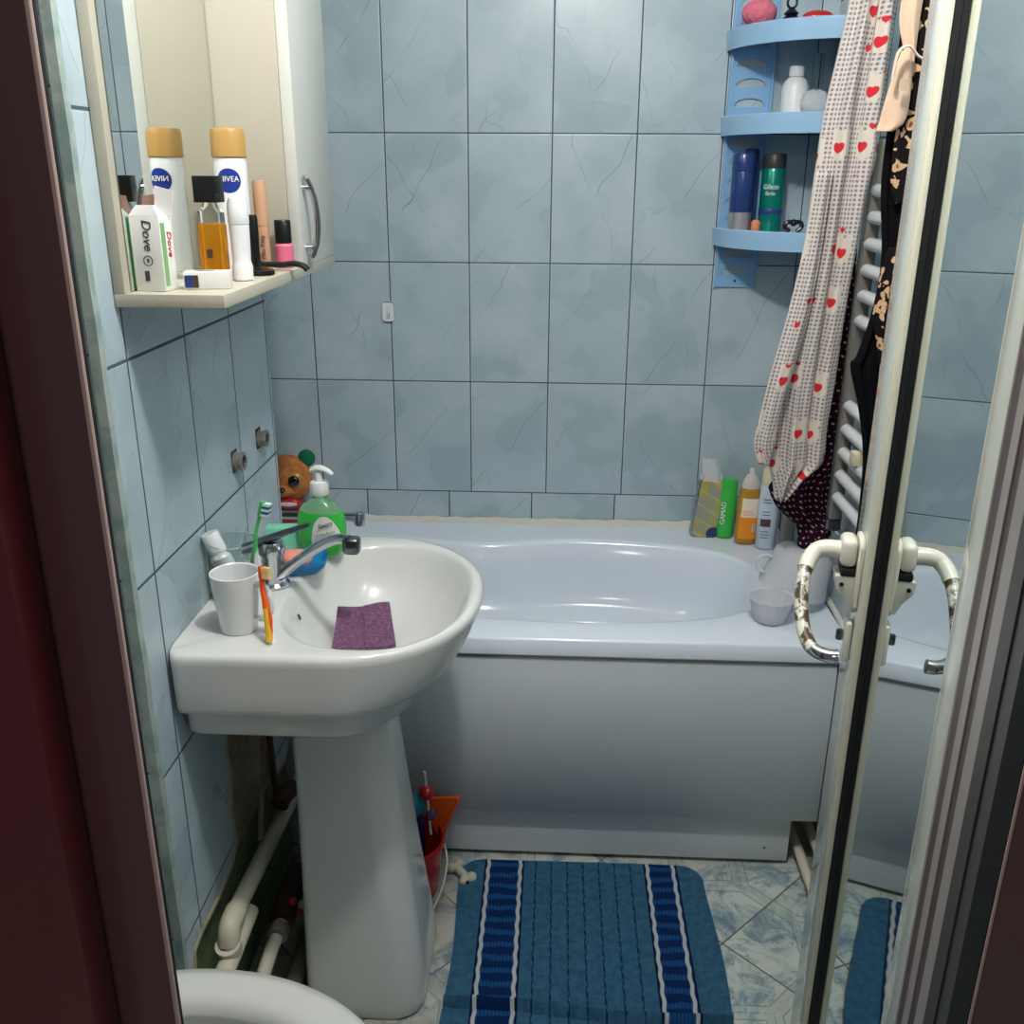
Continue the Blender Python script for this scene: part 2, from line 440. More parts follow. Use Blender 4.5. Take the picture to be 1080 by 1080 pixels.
# ------------------------------------------------------------------ camera
cam = bpy.data.cameras.new('camera'); co = bpy.data.objects.new('camera', cam); C.objects.link(co)
PI_, YW, RO = .3429, -.0444, .0059
fw = Vector((sin(YW)*cos(PI_), cos(YW)*cos(PI_), -sin(PI_))); ri = Vector((cos(YW), -sin(YW), 0)); upv = ri.cross(fw)
r2 = ri*cos(RO)+upv*sin(RO); u2 = upv*cos(RO)-ri*sin(RO)
mm = Matrix((r2, u2, -fw)).transposed().to_4x4(); mm.translation = Vector((.4171, 0., 1.4578))
co.matrix_world = mm
cam.sensor_width = 36; cam.sensor_height = 36; cam.lens = 1003.5/1080*36; cam.clip_start = .02
bpy.context.scene.camera = co

# ------------------------------------------------------------------ room shell
XL, XR, YB, YP0, YP1 = -.136, 1.04, 2.42, 1.135, 1.812
struct(B().box(-1.0, -.9, -.05, 1.3, 2.5, 0).build('floor', 'floor', smooth=0))
struct(B().box(-1.0, .50, 2.45, 1.2, 2.5, 2.50).build('ceiling', 'paint', smooth=0))
struct(B().box(-.6, YB, 0, 1.2, YB+.06, 2.45).build('wall_back', 'tile_back', smooth=0))
struct(B().box(XR, .62, 0, XR+.06, YB, 2.45).build('wall_right', 'tile_right', smooth=0))
# tiled boxed-out wall beside the sink: tile face with its broken lower edge
edge = [(1.135, .255), (1.16, .262), (1.165, .292), (1.20, .300), (1.28, .296), (1.36, .305), (1.385, .335), (1.378, .40), (1.392, .46), (1.385, .52), (1.405, .585), (1.44, .64), (1.47, .69), (1.56, .70), (1.60, .62), (1.612, .50), (1.605, .38), (1.62, .30), (1.70, .285), (1.734, .30), (1.734, .571), (1.812, .571)]
poly = edge + [(1.812, 2.45), (1.135, 2.45)]
wl = struct(B().prism(poly, XL-.012, XL, 'x').build('wall_left', 'tile_left', smooth=0))
struct(B().box(-.6, YP0, 0, XL-.013, 1.734, 2.45).box(-.5, 1.7345, .575, XL-.013, YP1-.001, 2.45).build('wall_left_core', 'greenwall', smooth=0))
struct(B().box(XL-.012, 1.375, .29, XL-.008, 1.625, .72).build('wall_left_plaster', 'plaster', smooth=0))
struct(B().box(-.6, YP0-.010, .0, XL-.006, YP0, 2.45).build('wall_left_end', 'tile_back', smooth=0))
bb = B()
for a, b in zip(edge, edge[1:]):
    if a[0] > 1.62: break
    pts = [(XL-.004, a[0], a[1]-.004), (XL-.004, b[0], b[1]-.004)]
    bb.tube(pts, .007, 6)
struct(bb.build('trim_1', 'mortar'))
tb = []
for i in range(60):
    z = 2.45*i/59; w = .0004*sin(i*2.3)+.0004*sin(i*5.1)
    tb.append([(XL-.010, YP0-.012, z), (XL+.003+w, YP0-.012, z), (XL+.003+w, YP0+.002+w, z), (XL-.004, YP0+.004, z)])
struct(B().loft(tb).build('trim_2', 'trim'))
struct(B().box(-1.0, .62, 0, -.95, 1.14, 2.45).build('wall_recess', 'tile_right', smooth=0))
struct(B().box(-1.0, YP0-.004, 0, -.6, YP0+.05, 2.45).build('wall_recess_end', 'tile_back', smooth=0))
struct(B().box(-.60, YP1, 0, -.50, YB, 2.45).build('wall_tub_end', 'tile_right', smooth=0))
# wall around the doorway
struct(B().box(-1.0, .50, 0, .090, .62, 2.45).build('wall_door_left', 'hallpaint', smooth=0))
struct(B().box(.74, .50, 0, 1.2, .62, 2.45).build('wall_door_right', 'hallpaint', smooth=0))
struct(B().box(.090, .50, 2.12, .74, .62, 2.45).build('wall_over_door', 'hallpaint', smooth=0))
# wavy white sealant line behind the tub
cr = []
for i in range(90):
    x = -.48+1.5*i/89; h = .577+.0015*sin(i*1.7)+.003*max(0, sin(i*.61))**6
    cr.append([(x, YB-.022, .563), (x, YB-.020, .5665), (x, YB-.003, h), (x, YB, .563)])
struct(B().loft(cr).build('trim_3', 'caulk'))
struct(B().tube([(XR-.012, 1.74, .566), (XR-.006, 1.9, .567), (XR-.007, 2.2, .567), (XR-.007, 2.40, .567)], .007, 8).build('trim_4', 'caulk'))
struct(B().tube([(XR-.012, 1.738, .545), (XR-.016, 1.737, .40), (XR-.02, 1.738, .20), (XR-.02, 1.738, .10)], .006, 8).build('trim_5', 'caulk'))

# maroon outer frame, jamb and door profiles
def quad_prism(pts, z0, z1): return B().prism(pts, z0, z1, 'z')
f1 = B(); f1.prism([(-.30,.470),(.1745,.470),(.1745,.474),(.150,.490),(-.30,.490)],0,2.3); o = struct(f1.build('trim_6', 'maroon'))
struct(B().box(.1735, .4705, 0, .1768, .4745, 2.3, .0012).build('trim_7', 'rosy'))
struct(B().box(.140, .4905, 0, .1685, .4935, 2.3).build('trim_8', 'gasket', smooth=0))  # black strip put in for the dark gap behind the left casing
struct(B().box(-.30, .440, 0, .138, .4695, 2.3, .002).build('trim_9', 'red_maroon'))
struct(B().box(.6885, .470, 0, 1.3, .474, 2.3, .0008).box(.690, .4742, 0, 1.3, .498, 2.3).build('trim_10', 'maroon'))
struct(B().box(.6868, .4702, 0, .6884, .4722, 2.3, .0006).build('trim_11', 'rosy'))
struct(B().box(.6880, .4750, 0, .6898, .4978, 2.3).build('trim_19', 'gasket', smooth=0))  # black strip painting the dark gap behind the right casing edge
struct(quad_prism([(.689, .498), (.6955, .5255), (.80, .5255), (.80, .498)], 0, 2.12).build('trim_12', 'darkjamb', smooth=0))
struct(B().box(-.30, .470, 2.10, 1.3, .500, 2.45).build('trim_13', 'maroon', smooth=0))
def pl(y, o=0.): return (.5978+.1842*y - o, y)       # line of the leaf's front face
def band(name, y0, y1, m, o=0.):
    a, b = pl(y0, o), pl(y1, o)
    return struct(quad_prism([a, b, (.80, y1), (.80, y0)], 0, 2.10).build(name, m, smooth=0))
band('trim_14', .5257, .5478, 'darkjamb', .0005)
band('trim_15', .548, .5695, 'frame')
band('trim_16', .570, .5845, 'brown', -.0012)
band('trim_17', .585, .6005, 'frame')
band('trim_18', .601, .6195, 'brown', -.0015)
# ------------------------------------------------------------------ open glazed door leaf (swung in)
door = bpy.data.objects.new('door_1', None); C.objects.link(door); struct(door)
door.location = (.7124, .6213, 0); door.rotation_euler = (0, 0, atan2(.9835, .1812))
tag(door, 'white framed glazed door standing open into the bathroom', 'door')
def rail(name, x0, x1, z0, z1):
    return B().box(x0, -.05, z0, x1, 0, z1, .0015).build(name, 'upvc', door)
rail('stile', 0., .040, .02, 2.08); rail('stile', .4735, .564, .02, 2.08)
rail('rail', .040, .4735, .02, .12); rail('rail', .040, .4735, 1.98, 2.08)
B().box(.4635, -.010, .12, .4733, -.0006, 1.98, .003).build('glazing_bead', 'upvc_y', door)
B().box(.0405, -.010, .12, .046, -.001, 1.98, .002).build('glazing_bead', 'upvc_y', door)
B().box(.4645, -.0172, .12, .4733, -.0102, 1.98).build('gasket', 'gasket', door, smooth=0)
B().box(.0405, -.024, .12, .4733, -.0174, 1.98).build('glass_pane', 'doorglass', door, smooth=0)
B().box(.0405, -.040, .12, .4733, -.0245, 1.98).build('back_pane', 'gasket', door, smooth=0)
# handle
B().prism([(.478, .950), (.490, .938), (.510, .938), (.522, .950), (.524, 1.030), (.514, 1.040), (.486, 1.040), (.478, 1.030)], .0005, .007, 'y').build('handle_base', 'handlewhite', door, mods=lambda o: setattr(o.modifiers.new('b', 'BEVEL'), 'width', .002))
B().box(.482, .0075, 1.000, .520, .027, 1.037, .008, 4).build('handle_block', 'handlewhite', door)
B().box(.483, .0075, .989, .519, .025, .9995, .002).build('handle_collar', 'gasket', door)
B().loft([[(.488, .0072, .942), (.512, .0072, .942), (.512, .011, .942), (.488, .011, .942)], [(.486, .0072, .958), (.514, .0072, .958), (.514, .017, .958), (.486, .017, .958)], [(.484, .0072, .972), (.518, .0072, .972), (.518, .028, .972), (.484, .028, .972)], [(.484, .0072, .9885), (.518, .0072, .9885), (.518, .030, .9885), (.484, .030, .9885)]]).build('handle_shield', 'upvc', door)
B().lathe([(.0028, 0), (.0028, .002)], mtx=Matrix.Translation((.4845, .022, .978)) @ Matrix.Rotation(-pi/2, 4, 'Y'), n=10).build('screw', 'black_plastic', door)
lev = curve([(.50, .022, 1.018), (.50, .044, 1.018), (.498, .056, 1.013), (.486, .065, 1.002), (.465, .070, .984), (.440, .071, .965), (.415, .069, .950), (.396, .064, .940), (.382, .055, .934), (.374, .040, .933), (.373, .030, .934)], 6)
k = len(lev)
h1 = lev[:int(k*.36)]; h2 = lev[int(k*.36)-1:int(k*.80)]; h3 = lev[int(k*.80)-1:]
B().tube(h1, [lerp(.0115, .0098, i/len(h1)) for i in range(len(h1))], 16).build('lever', 'handlewhite', door)
B().tube(h2, .0085, 16).build('lever_grip', 'chipped', door)
B().tube(h3, .0082, 16).build('lever_tip', 'chrome', door)
B().box(.488, .0005, .868, .512, .010, .925, .004, 3).build('lock_plate', 'upvc', door)
B().box(.4965, .010, .894, .5035, .019, .910, .003, 2).build('lock_cylinder', 'darkchrome', door)

# ------------------------------------------------------------------ bathtub
tub = thing('bathtub', 'white bathtub with a panelled front along the back wall', 'bathtub', (0, 0, 0))
TX0, TX1, TY0, TY1, TZ = -.495, 1.028, 1.737, YB-.002, .565
def tub_ring(x0, x1, yn, yf, n_, z, waist=0.):
    cx, cy = (x0+x1)/2, (yn+yf)/2; a, b = (x1-x0)/2, (yf-yn)/2; R = []
    for i in range(120):
        t = 2*pi*i/120; c_, s_ = cos(t), sin(t)
        x = cx+a*math.copysign(abs(c_)**(2/n_), c_); y = cy+b*math.copysign(abs(s_)**(2/n_), s_)
        w = waist*math.exp(-((x-.22)/.16)**2)
        y -= w*(1 if s_ > 0 else -.35)*abs(s_)
        R.append((x, y, z))
    return R
def rect_ring(x0, x1, y0, y1, z, rad, like):
    """points on a rounded rectangle at the same angles as the ring LIKE"""
    cx, cy = (x0+x1)/2, (y0+y1)/2; R = []
    for p in like:
        dx, dy = p[0]-cx, p[1]-cy
        k_ = min((x1-cx)/abs(dx) if dx else 9e9, (y1-cy)/abs(dy) if dy else 9e9)
        R.append([cx+dx*k_, cy+dy*k_, z])
    for cxn, cyn in ((x0, y0), (x1, y0), (x0, y1), (x1, y1)):          # make sure that the corners are hit
        j = min(range(len(R)), key=lambda q: (R[q][0]-cxn)**2+(R[q][1]-cyn)**2)
        R[j] = [cxn+rad*(.3 if cxn == x0 else -.3), cyn+rad*(.3 if cyn == y0 else -.3), z]
    return [tuple(q) for q in R]
top = tub_ring(-.36, .905, 1.812, 2.302, 3.2, TZ, .045)
mid = lambda x0, x1, a, b, n_, z, w: tub_ring(x0, x1, a, b, n_, z, w)
rings = [rect_ring(TX0, TX1, TY0, TY1, .527, .0, top), rect_ring(TX0, TX1, TY0, TY1, TZ-.006, .0, top), rect_ring(TX0+.006, TX1-.004, TY0+.006, TY1, TZ, .0, top),
         mid(-.367, .912, 1.805, 2.309, 3.2, TZ+.0005, .045), top, mid(-.352, .897, 1.819, 2.294, 3.2, TZ-.008, .047),
         mid(-.34, .880, 1.826, 2.284, 3.1, .50, .05), mid(-.33, .860, 1.833, 2.272, 3., .44, .055), mid(-.32, .845, 1.838, 2.262, 3., .405, .06),
         mid(-.31, .825, 1.850, 2.248, 2.9, .392, .068), mid(-.30, .79, 1.875, 2.222, 2.7, .386, .085), mid(-.29, .76, 1.888, 2.208, 2.6, .370, .09),
         mid(-.28, .72, 1.900, 2.195, 2.6, .25, .085), mid(-.25, .68, 1.915, 2.180, 2.6, .18, .08), mid(-.18, .62, 1.95, 2.145, 2.5, .150, .05), mid(-.05, .40, 2.0, 2.09, 2.2, .146, .01)]
B().loft(rings, cap0=False).build('tub_shell', 'acrylic', tub, smooth=50)
B().box(TX0, 1.752, .133, 1.006, 1.765, .5265, .0).build('panel_backing', 'panel', tub, smooth=0)
# front panel with a raised field and rounded top edge
fp = []
for (y, z) in ((1.764, .134), (1.748, .134), (1.7425, .139), (1.7415, .490), (1.7445, .503), (1.7440, .511), (1.7475, .5165), (1.764, .5170)):
    fp.append([(TX0+.01, y, z), (1.0, y, z)])
pf = B()
L = [[(x, y, z) for (x, y, z) in r] for r in fp]
pr_ = [(y, z) for (y, z) in ((1.764, .134), (1.748, .134), (1.7425, .139), (1.7415, .490), (1.7445, .503), (1.7440, .511), (1.7475, .5165), (1.764, .5170))]
pf.prism(pr_, TX0+.01, 1.004, 'x'); pf.build('front_panel', 'panel', tub, smooth=60)
B().box(TX0+.01, 1.768, .012, .957, 1.780, .1325, .001).build('plinth_panel', 'panel', tub)
B().lathe([(.0028, 0), (.0028, .0006)], mtx=Matrix.Translation((.905, 1.7678, .045)) @ Matrix.Rotation(pi/2, 4, 'X'), n=10).build('screw_hole', 'black_plastic', tub)

# tub mixer on the far left
tf = thing('bathtub_faucet', 'long chrome spout reaching over the tub behind the soap bottle', 'faucet', (-.47, 2.05, .70))
B().lathe([(.03, 0), (.03, .006), (.022, .02), (.022, .05)], mtx=Matrix.Translation((-.029, 0, .0)) @ Matrix.Rotation(pi/2, 4, 'Y'), n=24).build('mount', 'chrome', tf)
B().tube([(.02, 0, .005), (.30, 0, .007), (.40, 0, .006), (.437, 0, .004)], [.011, .0095, .009, .012], 16).build('spout', 'chrome', tf)
B().lathe([(.0125, -.014), (.0125, .012), (.010, .016)], (.443, 0, 0), 20).build('outlet', 'chrome', tf)

# ------------------------------------------------------------------ sink with pedestal
sink = thing('pedestal_sink', 'white ceramic washbasin on a pedestal fixed to the blue tiles', 'sink', (0, 0, 0))
CX, CY = .08, 1.44
def D(a, b, z, xb=XL+.001, n_=2.15, nb=26., cx=CX):
    R = []
    for i in range(96):
        t = 2*pi*i/96; c_, s_ = cos(t), sin(t)
        if c_ >= 0: x = cx+a*abs(c_)**(2/n_); y = CY+b*math.copysign(abs(s_)**(2/n_), s_)
        else: x = cx-(cx-xb)*abs(c_)**(2/nb); y = CY+b*math.copysign(abs(s_)**(2/nb), s_)
        R.append((x, y, z))
    return R
def E_(cx, a, b, z, n_=2.2, cy=CY-.004):
    R = []
    for i in range(96):
        t = 2*pi*i/96; c_, s_ = cos(t), sin(t)
        nn = n_ if c_ >= 0 else 2.5
        R.append((cx+a*math.copysign(abs(c_)**(2/nn), c_), cy+b*math.copysign(abs(s_)**(2/nn), s_), z))
    return R
SZ = .800
rg = [D(.02, .06, .615, XL+.03, cx=.03), D(.075, .145, .622, XL+.02, cx=.05), D(.115, .198, .640, XL+.006), D(.135, .212, .652, XL+.003), D(.150, .217, .690, XL+.003), D(.153, .218, .6985, XL+.003),
      D(.168, .236, .6995), D(.180, .242, .703), D(.190, .244, .712), D(.203, .2455, .735), D(.216, .2465, .762), D(.224, .2475, .785), D(.226, .2475, .794), D(.222, .244, .8005), D(.216, .239, .802),
      E_(.134, .155, .213, .8015), E_(.135, .150, .208, .800), E_(.135, .146, .204, .794), E_(.134, .138, .197, .775), E_(.132, .127, .184, .748), E_(.129, .108, .160, .718), E_(.125, .078, .120, .694), E_(.118, .045, .07, .680), E_(.115, .022, .022, .676)]
B().loft(rg).build('basin', 'ceramic', sink, smooth=50)
B().lathe([(.020, 0), (.020, .002), (.014, .003), (.013, .001)], (.115, CY-.004, .6765), 24).build('drain', 'chrome', sink)
B().lathe([(.0055, 0), (.0055, .002)], mtx=Matrix.Translation((.0045, 1.40, .766)) @ Matrix.Rotation(pi/2-.35, 4, 'Y') @ Matrix.Scale(.5, 4, (0, 1, 0)), n=16).build('overflow_hole', 'black_plastic', sink)
def rr(x0, x1, y0, y1, r, z, n=10):
    R = []
    for (cx, cy, a0) in ((x1-r, y1-r, 0), (x0+r*.3, y1-r*.3, 90), (x0+r*.3, y0+r*.3, 180), (x1-r, y0+r, 270)):
        rad = r if cx == x1-r else r*.3
        for k_ in range(n): 
            a = radians(a0+90*k_/(n-1)); R.append((cx+rad*cos(a), cy+rad*sin(a), z))
    return R
pg = []
for z, x1, yw in ((.0, .196, .122), (.006, .202, .125), (.03, .204, .126), (.10, .197, .120), (.20, .186, .110), (.30, .175, .101), (.40, .165, .095), (.50, .155, .091), (.56, .149, .090), (.62, .144, .091), (.64, .142, .092)):
    pg.append(rr(-.010, x1, CY-.005-yw, CY-.005+yw, .055, z))
B().loft(pg).build('pedestal', 'ceramic', sink, smooth=50)

# sink mixer
fa = thing('sink_faucet', 'chrome single lever mixer tap on the washbasin deck', 'faucet', (-.046, 1.445, .802))
B().lathe([(.026, 0), (.026, .005), (.020, .010), (.019, .055), (.022, .060), (.022, .074), (.018, .080)], n=28).build('tap_body', 'chrome', fa)
sp = curve([(.012, -.004, .020), (.04, -.010, .045), (.085, -.022, .080), (.118, -.032, .098), (.140, -.038, .100)], 6)
B().tube(sp, [lerp(.013, .010, i/len(sp)) for i in range(len(sp))], 14, flat=.75).build('spout', 'chrome', fa)
B().box(.130, -.054, .078, .158, -.028, .106, .007, 3).build('outlet', 'darkchrome', fa)
B().tube([(-.045, -.002, .070), (-.01, -.003, .082), (.03, -.003, .098), (.068, -.004, .112)], [.013, .014, .011, .007], 12, flat=.45).build('tap_lever', 'darkchrome', fa)

# items on the sink deck
mug = thing('mug', 'white ceramic mug near the front corner of the washbasin', 'mug', (-.053, 1.283, .802))
B().lathe([(.024, 0), (.027, .001), (.0285, .008), (.033, .05), (.0365, .092), (.0365, .094), (.035, .0945), (.0335, .093), (.030, .05), (.026, .006), (.001, .005)], n=40, cap1=False).build('cup', 'mug', mug)
B().tube(curve([(.031, -.010, .078), (.044, -.014, .080), (.055, -.018, .066), (.056, -.018, .045), (.048, -.015, .028), (.030, -.010, .024)], 5), .0052, 12).build('handle', 'mug', mug)

tum = thing('glass_tumbler', 'clear glass tumbler behind the white mug', 'glass', (-.092, 1.392, .802))
B().lathe([(.027, 0), (.030, .002), (.034, .05), (.0375, .098), (.0385, .100), (.0375, .101), (.0360, .100), (.032, .05), (.028, .007), (.001, .006)], n=40, cap1=False).build('tumbler_glass', 'glass', tum)
def brush(name, label, p0, p1, mh, mg, side, two, lean=None):
    t = thing(name, label, 'toothbrush', p0)
    d = Vector(p1)-Vector(p0); L_ = d.length; dn = d.normalized()
    pts = [dn*(L_*f_)+Vector(side)*o_ for f_, o_ in ((0, 0), (.12, .001), (.30, .002), (.45, .001), (.55, 0), (.68, -.002), (.82, -.001), (.86, 0), (1, 0))]
    B().tube(pts, [.0055, .0062, .0058, .0050, .0036, .0030, .0028, .005, .0045], 10).build('brush_handle', mh, t)
    if two[0] == 'bristle_cream': B().tube(pts[3:], [.0055, .0042, .0038, .0038, .0056, .005], 10).build('neck', mg, t)
    B().tube([pts[1]+Vector(side)*.0035, pts[2]+Vector(side)*.0035, pts[3]+Vector(side)*.0032], [.003, .0042, .003], 8).build('grip', mg, t)
    n_ = 5
    for i in range(n_):
        c_ = dn*(L_*(.865+.027*i)); s_ = Vector(side)
        m_ = plane_mtx(c_+s_*.008, dn, s_)
        B().box(-.0022, -.006, -.0045, .0022, .006, .0045, mtx=m_).build('bristles', two[i % 2], t)
    return t
brush('toothbrush', 'orange and yellow toothbrush standing against the white mug', (.006, 1.236, .806), (-.005, 1.262, .915), 'brush_yellow', 'brush_orange', (.93, -.3, .0), ('bristle_cream', 'bristle_cream'))
brush('toothbrush', 'green toothbrush with striped bristles standing in the glass tumbler', (-.078, 1.398, .812), (-.034, 1.385, .972), 'brush_green', 'white_plastic', (.98, -.2, -.1), ('bristle_white', 'bristle_teal'))
tp = thing('toothpaste_tube', 'white toothpaste tube leaning in the glass tumbler', 'tube', (-.084, 1.385, .815), ry=-.36, rx=.05)
B().loft([[(.017*cos(2*pi*i/24)*lerp(1., 1., q), .017*sin(2*pi*i/24)*lerp(.12, 1, q), z) for i in range(24)] for z, q in ((0, 0), (.03, .5), (.07, 1.))]).build('tube_body', 'white_plastic', tp)
B().lathe([(.017, .070), (.0135, .075), (.0135, .079), (.0145, .080), (.0145, .108), (.013, .111)], n=28).build('cap', 'white_gloss', tp)

sb = thing('soap_bottle', 'pump bottle of green liquid soap on the washbasin', 'bottle', (.004, 1.588, .8025), rz=radians(-14))
def oval(z, a, b, n_=2.5, N=48): return [(a*math.copysign(abs(cos(2*pi*i/N))**(2/n_), cos(2*pi*i/N)), b*math.copysign(abs(sin(2*pi*i/N))**(2/n_), sin(2*pi*i/N)), z) for i in range(N)]
B().loft([oval(0, .024, .014), oval(.002, .031, .019), oval(.012, .040, .022), (oval(.030, .0455, .024)), oval(.055, .046, .025), oval(.076, .043, .024), oval(.084, .040, .023)]).build('bottle', 'greensoap', sb, smooth=60)
B().loft([oval(.0842, .040, .023), oval(.093, .034, .021), oval(.102, .022, .017, 2.1), oval(.109, .014, .014, 2.), oval(.116, .013, .013, 2.)]).build('bottle_shoulder', 'clearsoap', sb, smooth=60)
B().lathe([(.0155, .114), (.0165, .116), (.0165, .134), (.015, .138), (.0075, .139), (.0065, .156)], n=28).build('pump_collar', 'white_plastic', sb)
B().tube([(-.014, .0, .157), (-.004, 0, .162), (.006, -.001, .163), (.018, -.003, .161), (.030, -.005, .155)], [.006, .0075, .0075, .006, .004], 12, flat=.75).build('pump_head', 'white_plastic', sb)
lb = B(); N = 14
def lab_y(x): return -.0255*max(0., 1-(abs(x)/.0465)**2.5)**(1/2.5)-.0009
gr = []
for i in range(N+1):
    x = lerp(-.008, .0445, i/N); q = (x-.0185)/.0268; top_ = .030+.052*sqrt(max(0, 1-q*q)); bot = lerp(.020, .032, i/N)
    gr.append([(x, lab_y(x), lerp(bot, max(top_, bot+.001), j/8)) for j in range(9)])
lb.loft(gr, False, False, closed=False)
lb.build('soap_label', 'white_card', sb, smooth=0)
text('lettering', 'Gvory', .011, 'ink', sb, plane_mtx((.021, -.0272, .067), (1, .10, .40), (-.40, 0, 1)))
text('lettering', 'Green Relax', .0075, 'ink_green', sb, plane_mtx((.020, -.0280, .051), (1, .12, .30), (-.30, 0, 1)), shear=.3)

sd = thing('soap_dish', 'blue plastic soap dish beside the tap', 'soap dish', (-.016, 1.517, .802), rz=radians(12))
B().loft([oval(0, .030, .030, 4), oval(.010, .040, .036, 4), oval(.022, .044, .040, 4), oval(.024, .043, .039, 4), oval(.012, .036, .032, 4), oval(.008, .03, .03, 4)]).build('dish', 'blue_plastic', sd, smooth=50)
tag(B().loft([oval(0, .018, .014, 2.4), oval(.004, .026, .020, 2.4), oval(.012, .028, .022, 2.4), oval(.020, .022, .017, 2.4), oval(.023, .010, .008, 2.)]).build('bar_of_soap', 'soap', smooth=60), 'pink bar of soap in the blue soap dish', 'soap')
so = bpy.data.objects['bar_of_soap']; so.location = (-.026, 1.510, .815); so.rotation_euler = (.1, .12, .3)
tag(B().box(-.036, -.014, 0, .036, .014, .046, .003).build('soap_box', 'mint'), 'mint green box behind the soap dish', 'box'); bx = bpy.data.objects['soap_box']; bx.location = (-.068, 1.607, .8025); bx.rotation_euler = (0, 0, .1)

# folded purple cloth in the basin
def cloth_pt(u, v, off=0.):
    P00, P10, P01, P11 = Vector((.073, 1.335, .740)), Vector((.160, 1.420, .703)), Vector((.052, 1.475, .746)), Vector((.125, 1.565, .714))
    p = (P00*(1-u)+P10*u)*(1-v)+(P01*(1-u)+P11*u)*v
    p.z += .002*sin(u*7+v*2)+.0015*sin(v*9)-.006*sin(pi*u)*sin(pi*v)+off
    return p
cb = B()
def slab_sheet(b, f, nu, nv, th):
    T = [[b.bm.verts.new(f(i/nu, j/nv, th)) for j in range(nv+1)] for i in range(nu+1)]
    U = [[b.bm.verts.new(f(i/nu, j/nv, 0)) for j in range(nv+1)] for i in range(nu+1)]
    for i in range(nu):
        for j in range(nv):
            b.face([T[i][j], T[i+1][j], T[i+1][j+1], T[i][j+1]]); b.face([U[i][j+1], U[i+1][j+1], U[i+1][j], U[i][j]])
    for i in range(nu):
        b.face([U[i][0], U[i+1][0], T[i+1][0], T[i][0]]); b.face([T[i][nv], T[i+1][nv], U[i+1][nv], U[i][nv]])
    for j in range(nv):
        b.face([T[0][j], T[0][j+1], U[0][j+1], U[0][j]]); b.face([U[nu][j], U[nu][j+1], T[nu][j+1], T[nu][j]])
slab_sheet(cb, cloth_pt, 16, 16, .003)
cl = tag(cb.build('cleaning_cloth', 'sponge', smooth=50), 'folded purple cleaning cloth lying in the washbasin', 'cloth')
cb2 = B(); slab_sheet(cb2, lambda u, v, o: cloth_pt(.50+.5*u, v*.97+.0, o+.0035), 8, 16, .003); cb2.build('folded_layer', 'sponge', cl, smooth=50)

# ------------------------------------------------------------------ wall fittings
def valve(y, z, label, square):
    v = thing('water_outlet', label, 'pipe fitting', (XL, y, z), group=None)
    B().box(.0003, -.016, -.018, .0012, .012, .020).build('tile_cutout', 'rust', v, smooth=0)
    B().lathe([(.0165, 0), (.0165, .005), (.014, .006), (.014, .010), (.0165, .011), (.0165, .016), (.011, .016), (.011, .012)], mtx=Matrix.Translation((.001, .0, 0)) @ Matrix.Rotation(pi/2, 4, 'Y'), n=8 if square else 20).build('threaded_socket', 'grey_tube', v)
    B().lathe([(.0108, .0125), (.0108, .0135)], mtx=Matrix.Translation((.001, 0, 0)) @ Matrix.Rotation(pi/2, 4, 'Y'), n=16).build('socket_bore', 'black_plastic', v)
valve(1.565, .982, 'capped metal water outlet in the tiles nearer the mirror cabinet end', False)
valve(1.705, .985, 'capped metal water outlet in the tiles nearest the tub corner', True)
hk = thing('wall_hook', 'small clear adhesive hook stuck on the back wall tiles', 'hook', (-.005, YB, 1.126))
B().box(-.015, -.004, -.025, .015, -.0005, .025, .008, 3).build('hook_plate', 'white_gloss', hk)
B().tube([(0, -.004, .012), (0, -.007, -.004), (0, -.016, -.014), (0, -.017, -.006)], .0035, 8).build('hook_prong', 'clear', hk)

# ------------------------------------------------------------------ mirror cabinet
cab = thing('mirror_cabinet', 'cream mirror cabinet with an open shelf on the tiled wall', 'cabinet', (XL, 1.186, 1.2953))
ZC, CW, CB, CF = .80, .1403, .391, .622
B().box(.001, 0, 0, CW, CF, .0167, .0008).build('shelf_board', 'cream', cab)
B().box(.001, 0, .0169, .0155, .018, ZC, .0008).build('edge_frame', 'cream', cab)
B().box(.001, .0200, .0169, .0128, CB, ZC).build('mirror_backing', 'gasket', cab, smooth=0)
B().box(.0130, .0198, .0171, .0160, CB-.0016, ZC).build('mirror', 'mirror', cab, smooth=0)
B().box(.001, CB, .0169, CW-.019, CF, ZC, .0005).build('cabinet_box', 'cream', cab)
B().box(CW-.0185, CB, .0169, CW+.0005, CF, ZC, .0012).build('cabinet_door', 'creamdoor', cab)
dr = [o for o in cab.children if o.name.startswith('cabinet_door')][0]
hy = CB+.023
hd = B(); hd.tube(curve([(CW+.001, hy, .152), (CW+.009, hy, .148), (CW+.018, hy, .125), (CW+.022, hy, .092), (CW+.020, hy, .058), (CW+.013, hy, .037), (CW+.009, hy, .029)], 5), .0035, 10, flat=1.5)
hd.build('handle', 'chrome', dr)
for z in (.137, .044):
    B().lathe([(.005, 0), (.005, .012)], mtx=Matrix.Translation((CW+.0006, hy, z)) @ Matrix.Rotation(pi/2, 4, 'Y'), n=14).build('handle_mount', 'chrome', dr)

SH = 1.3185
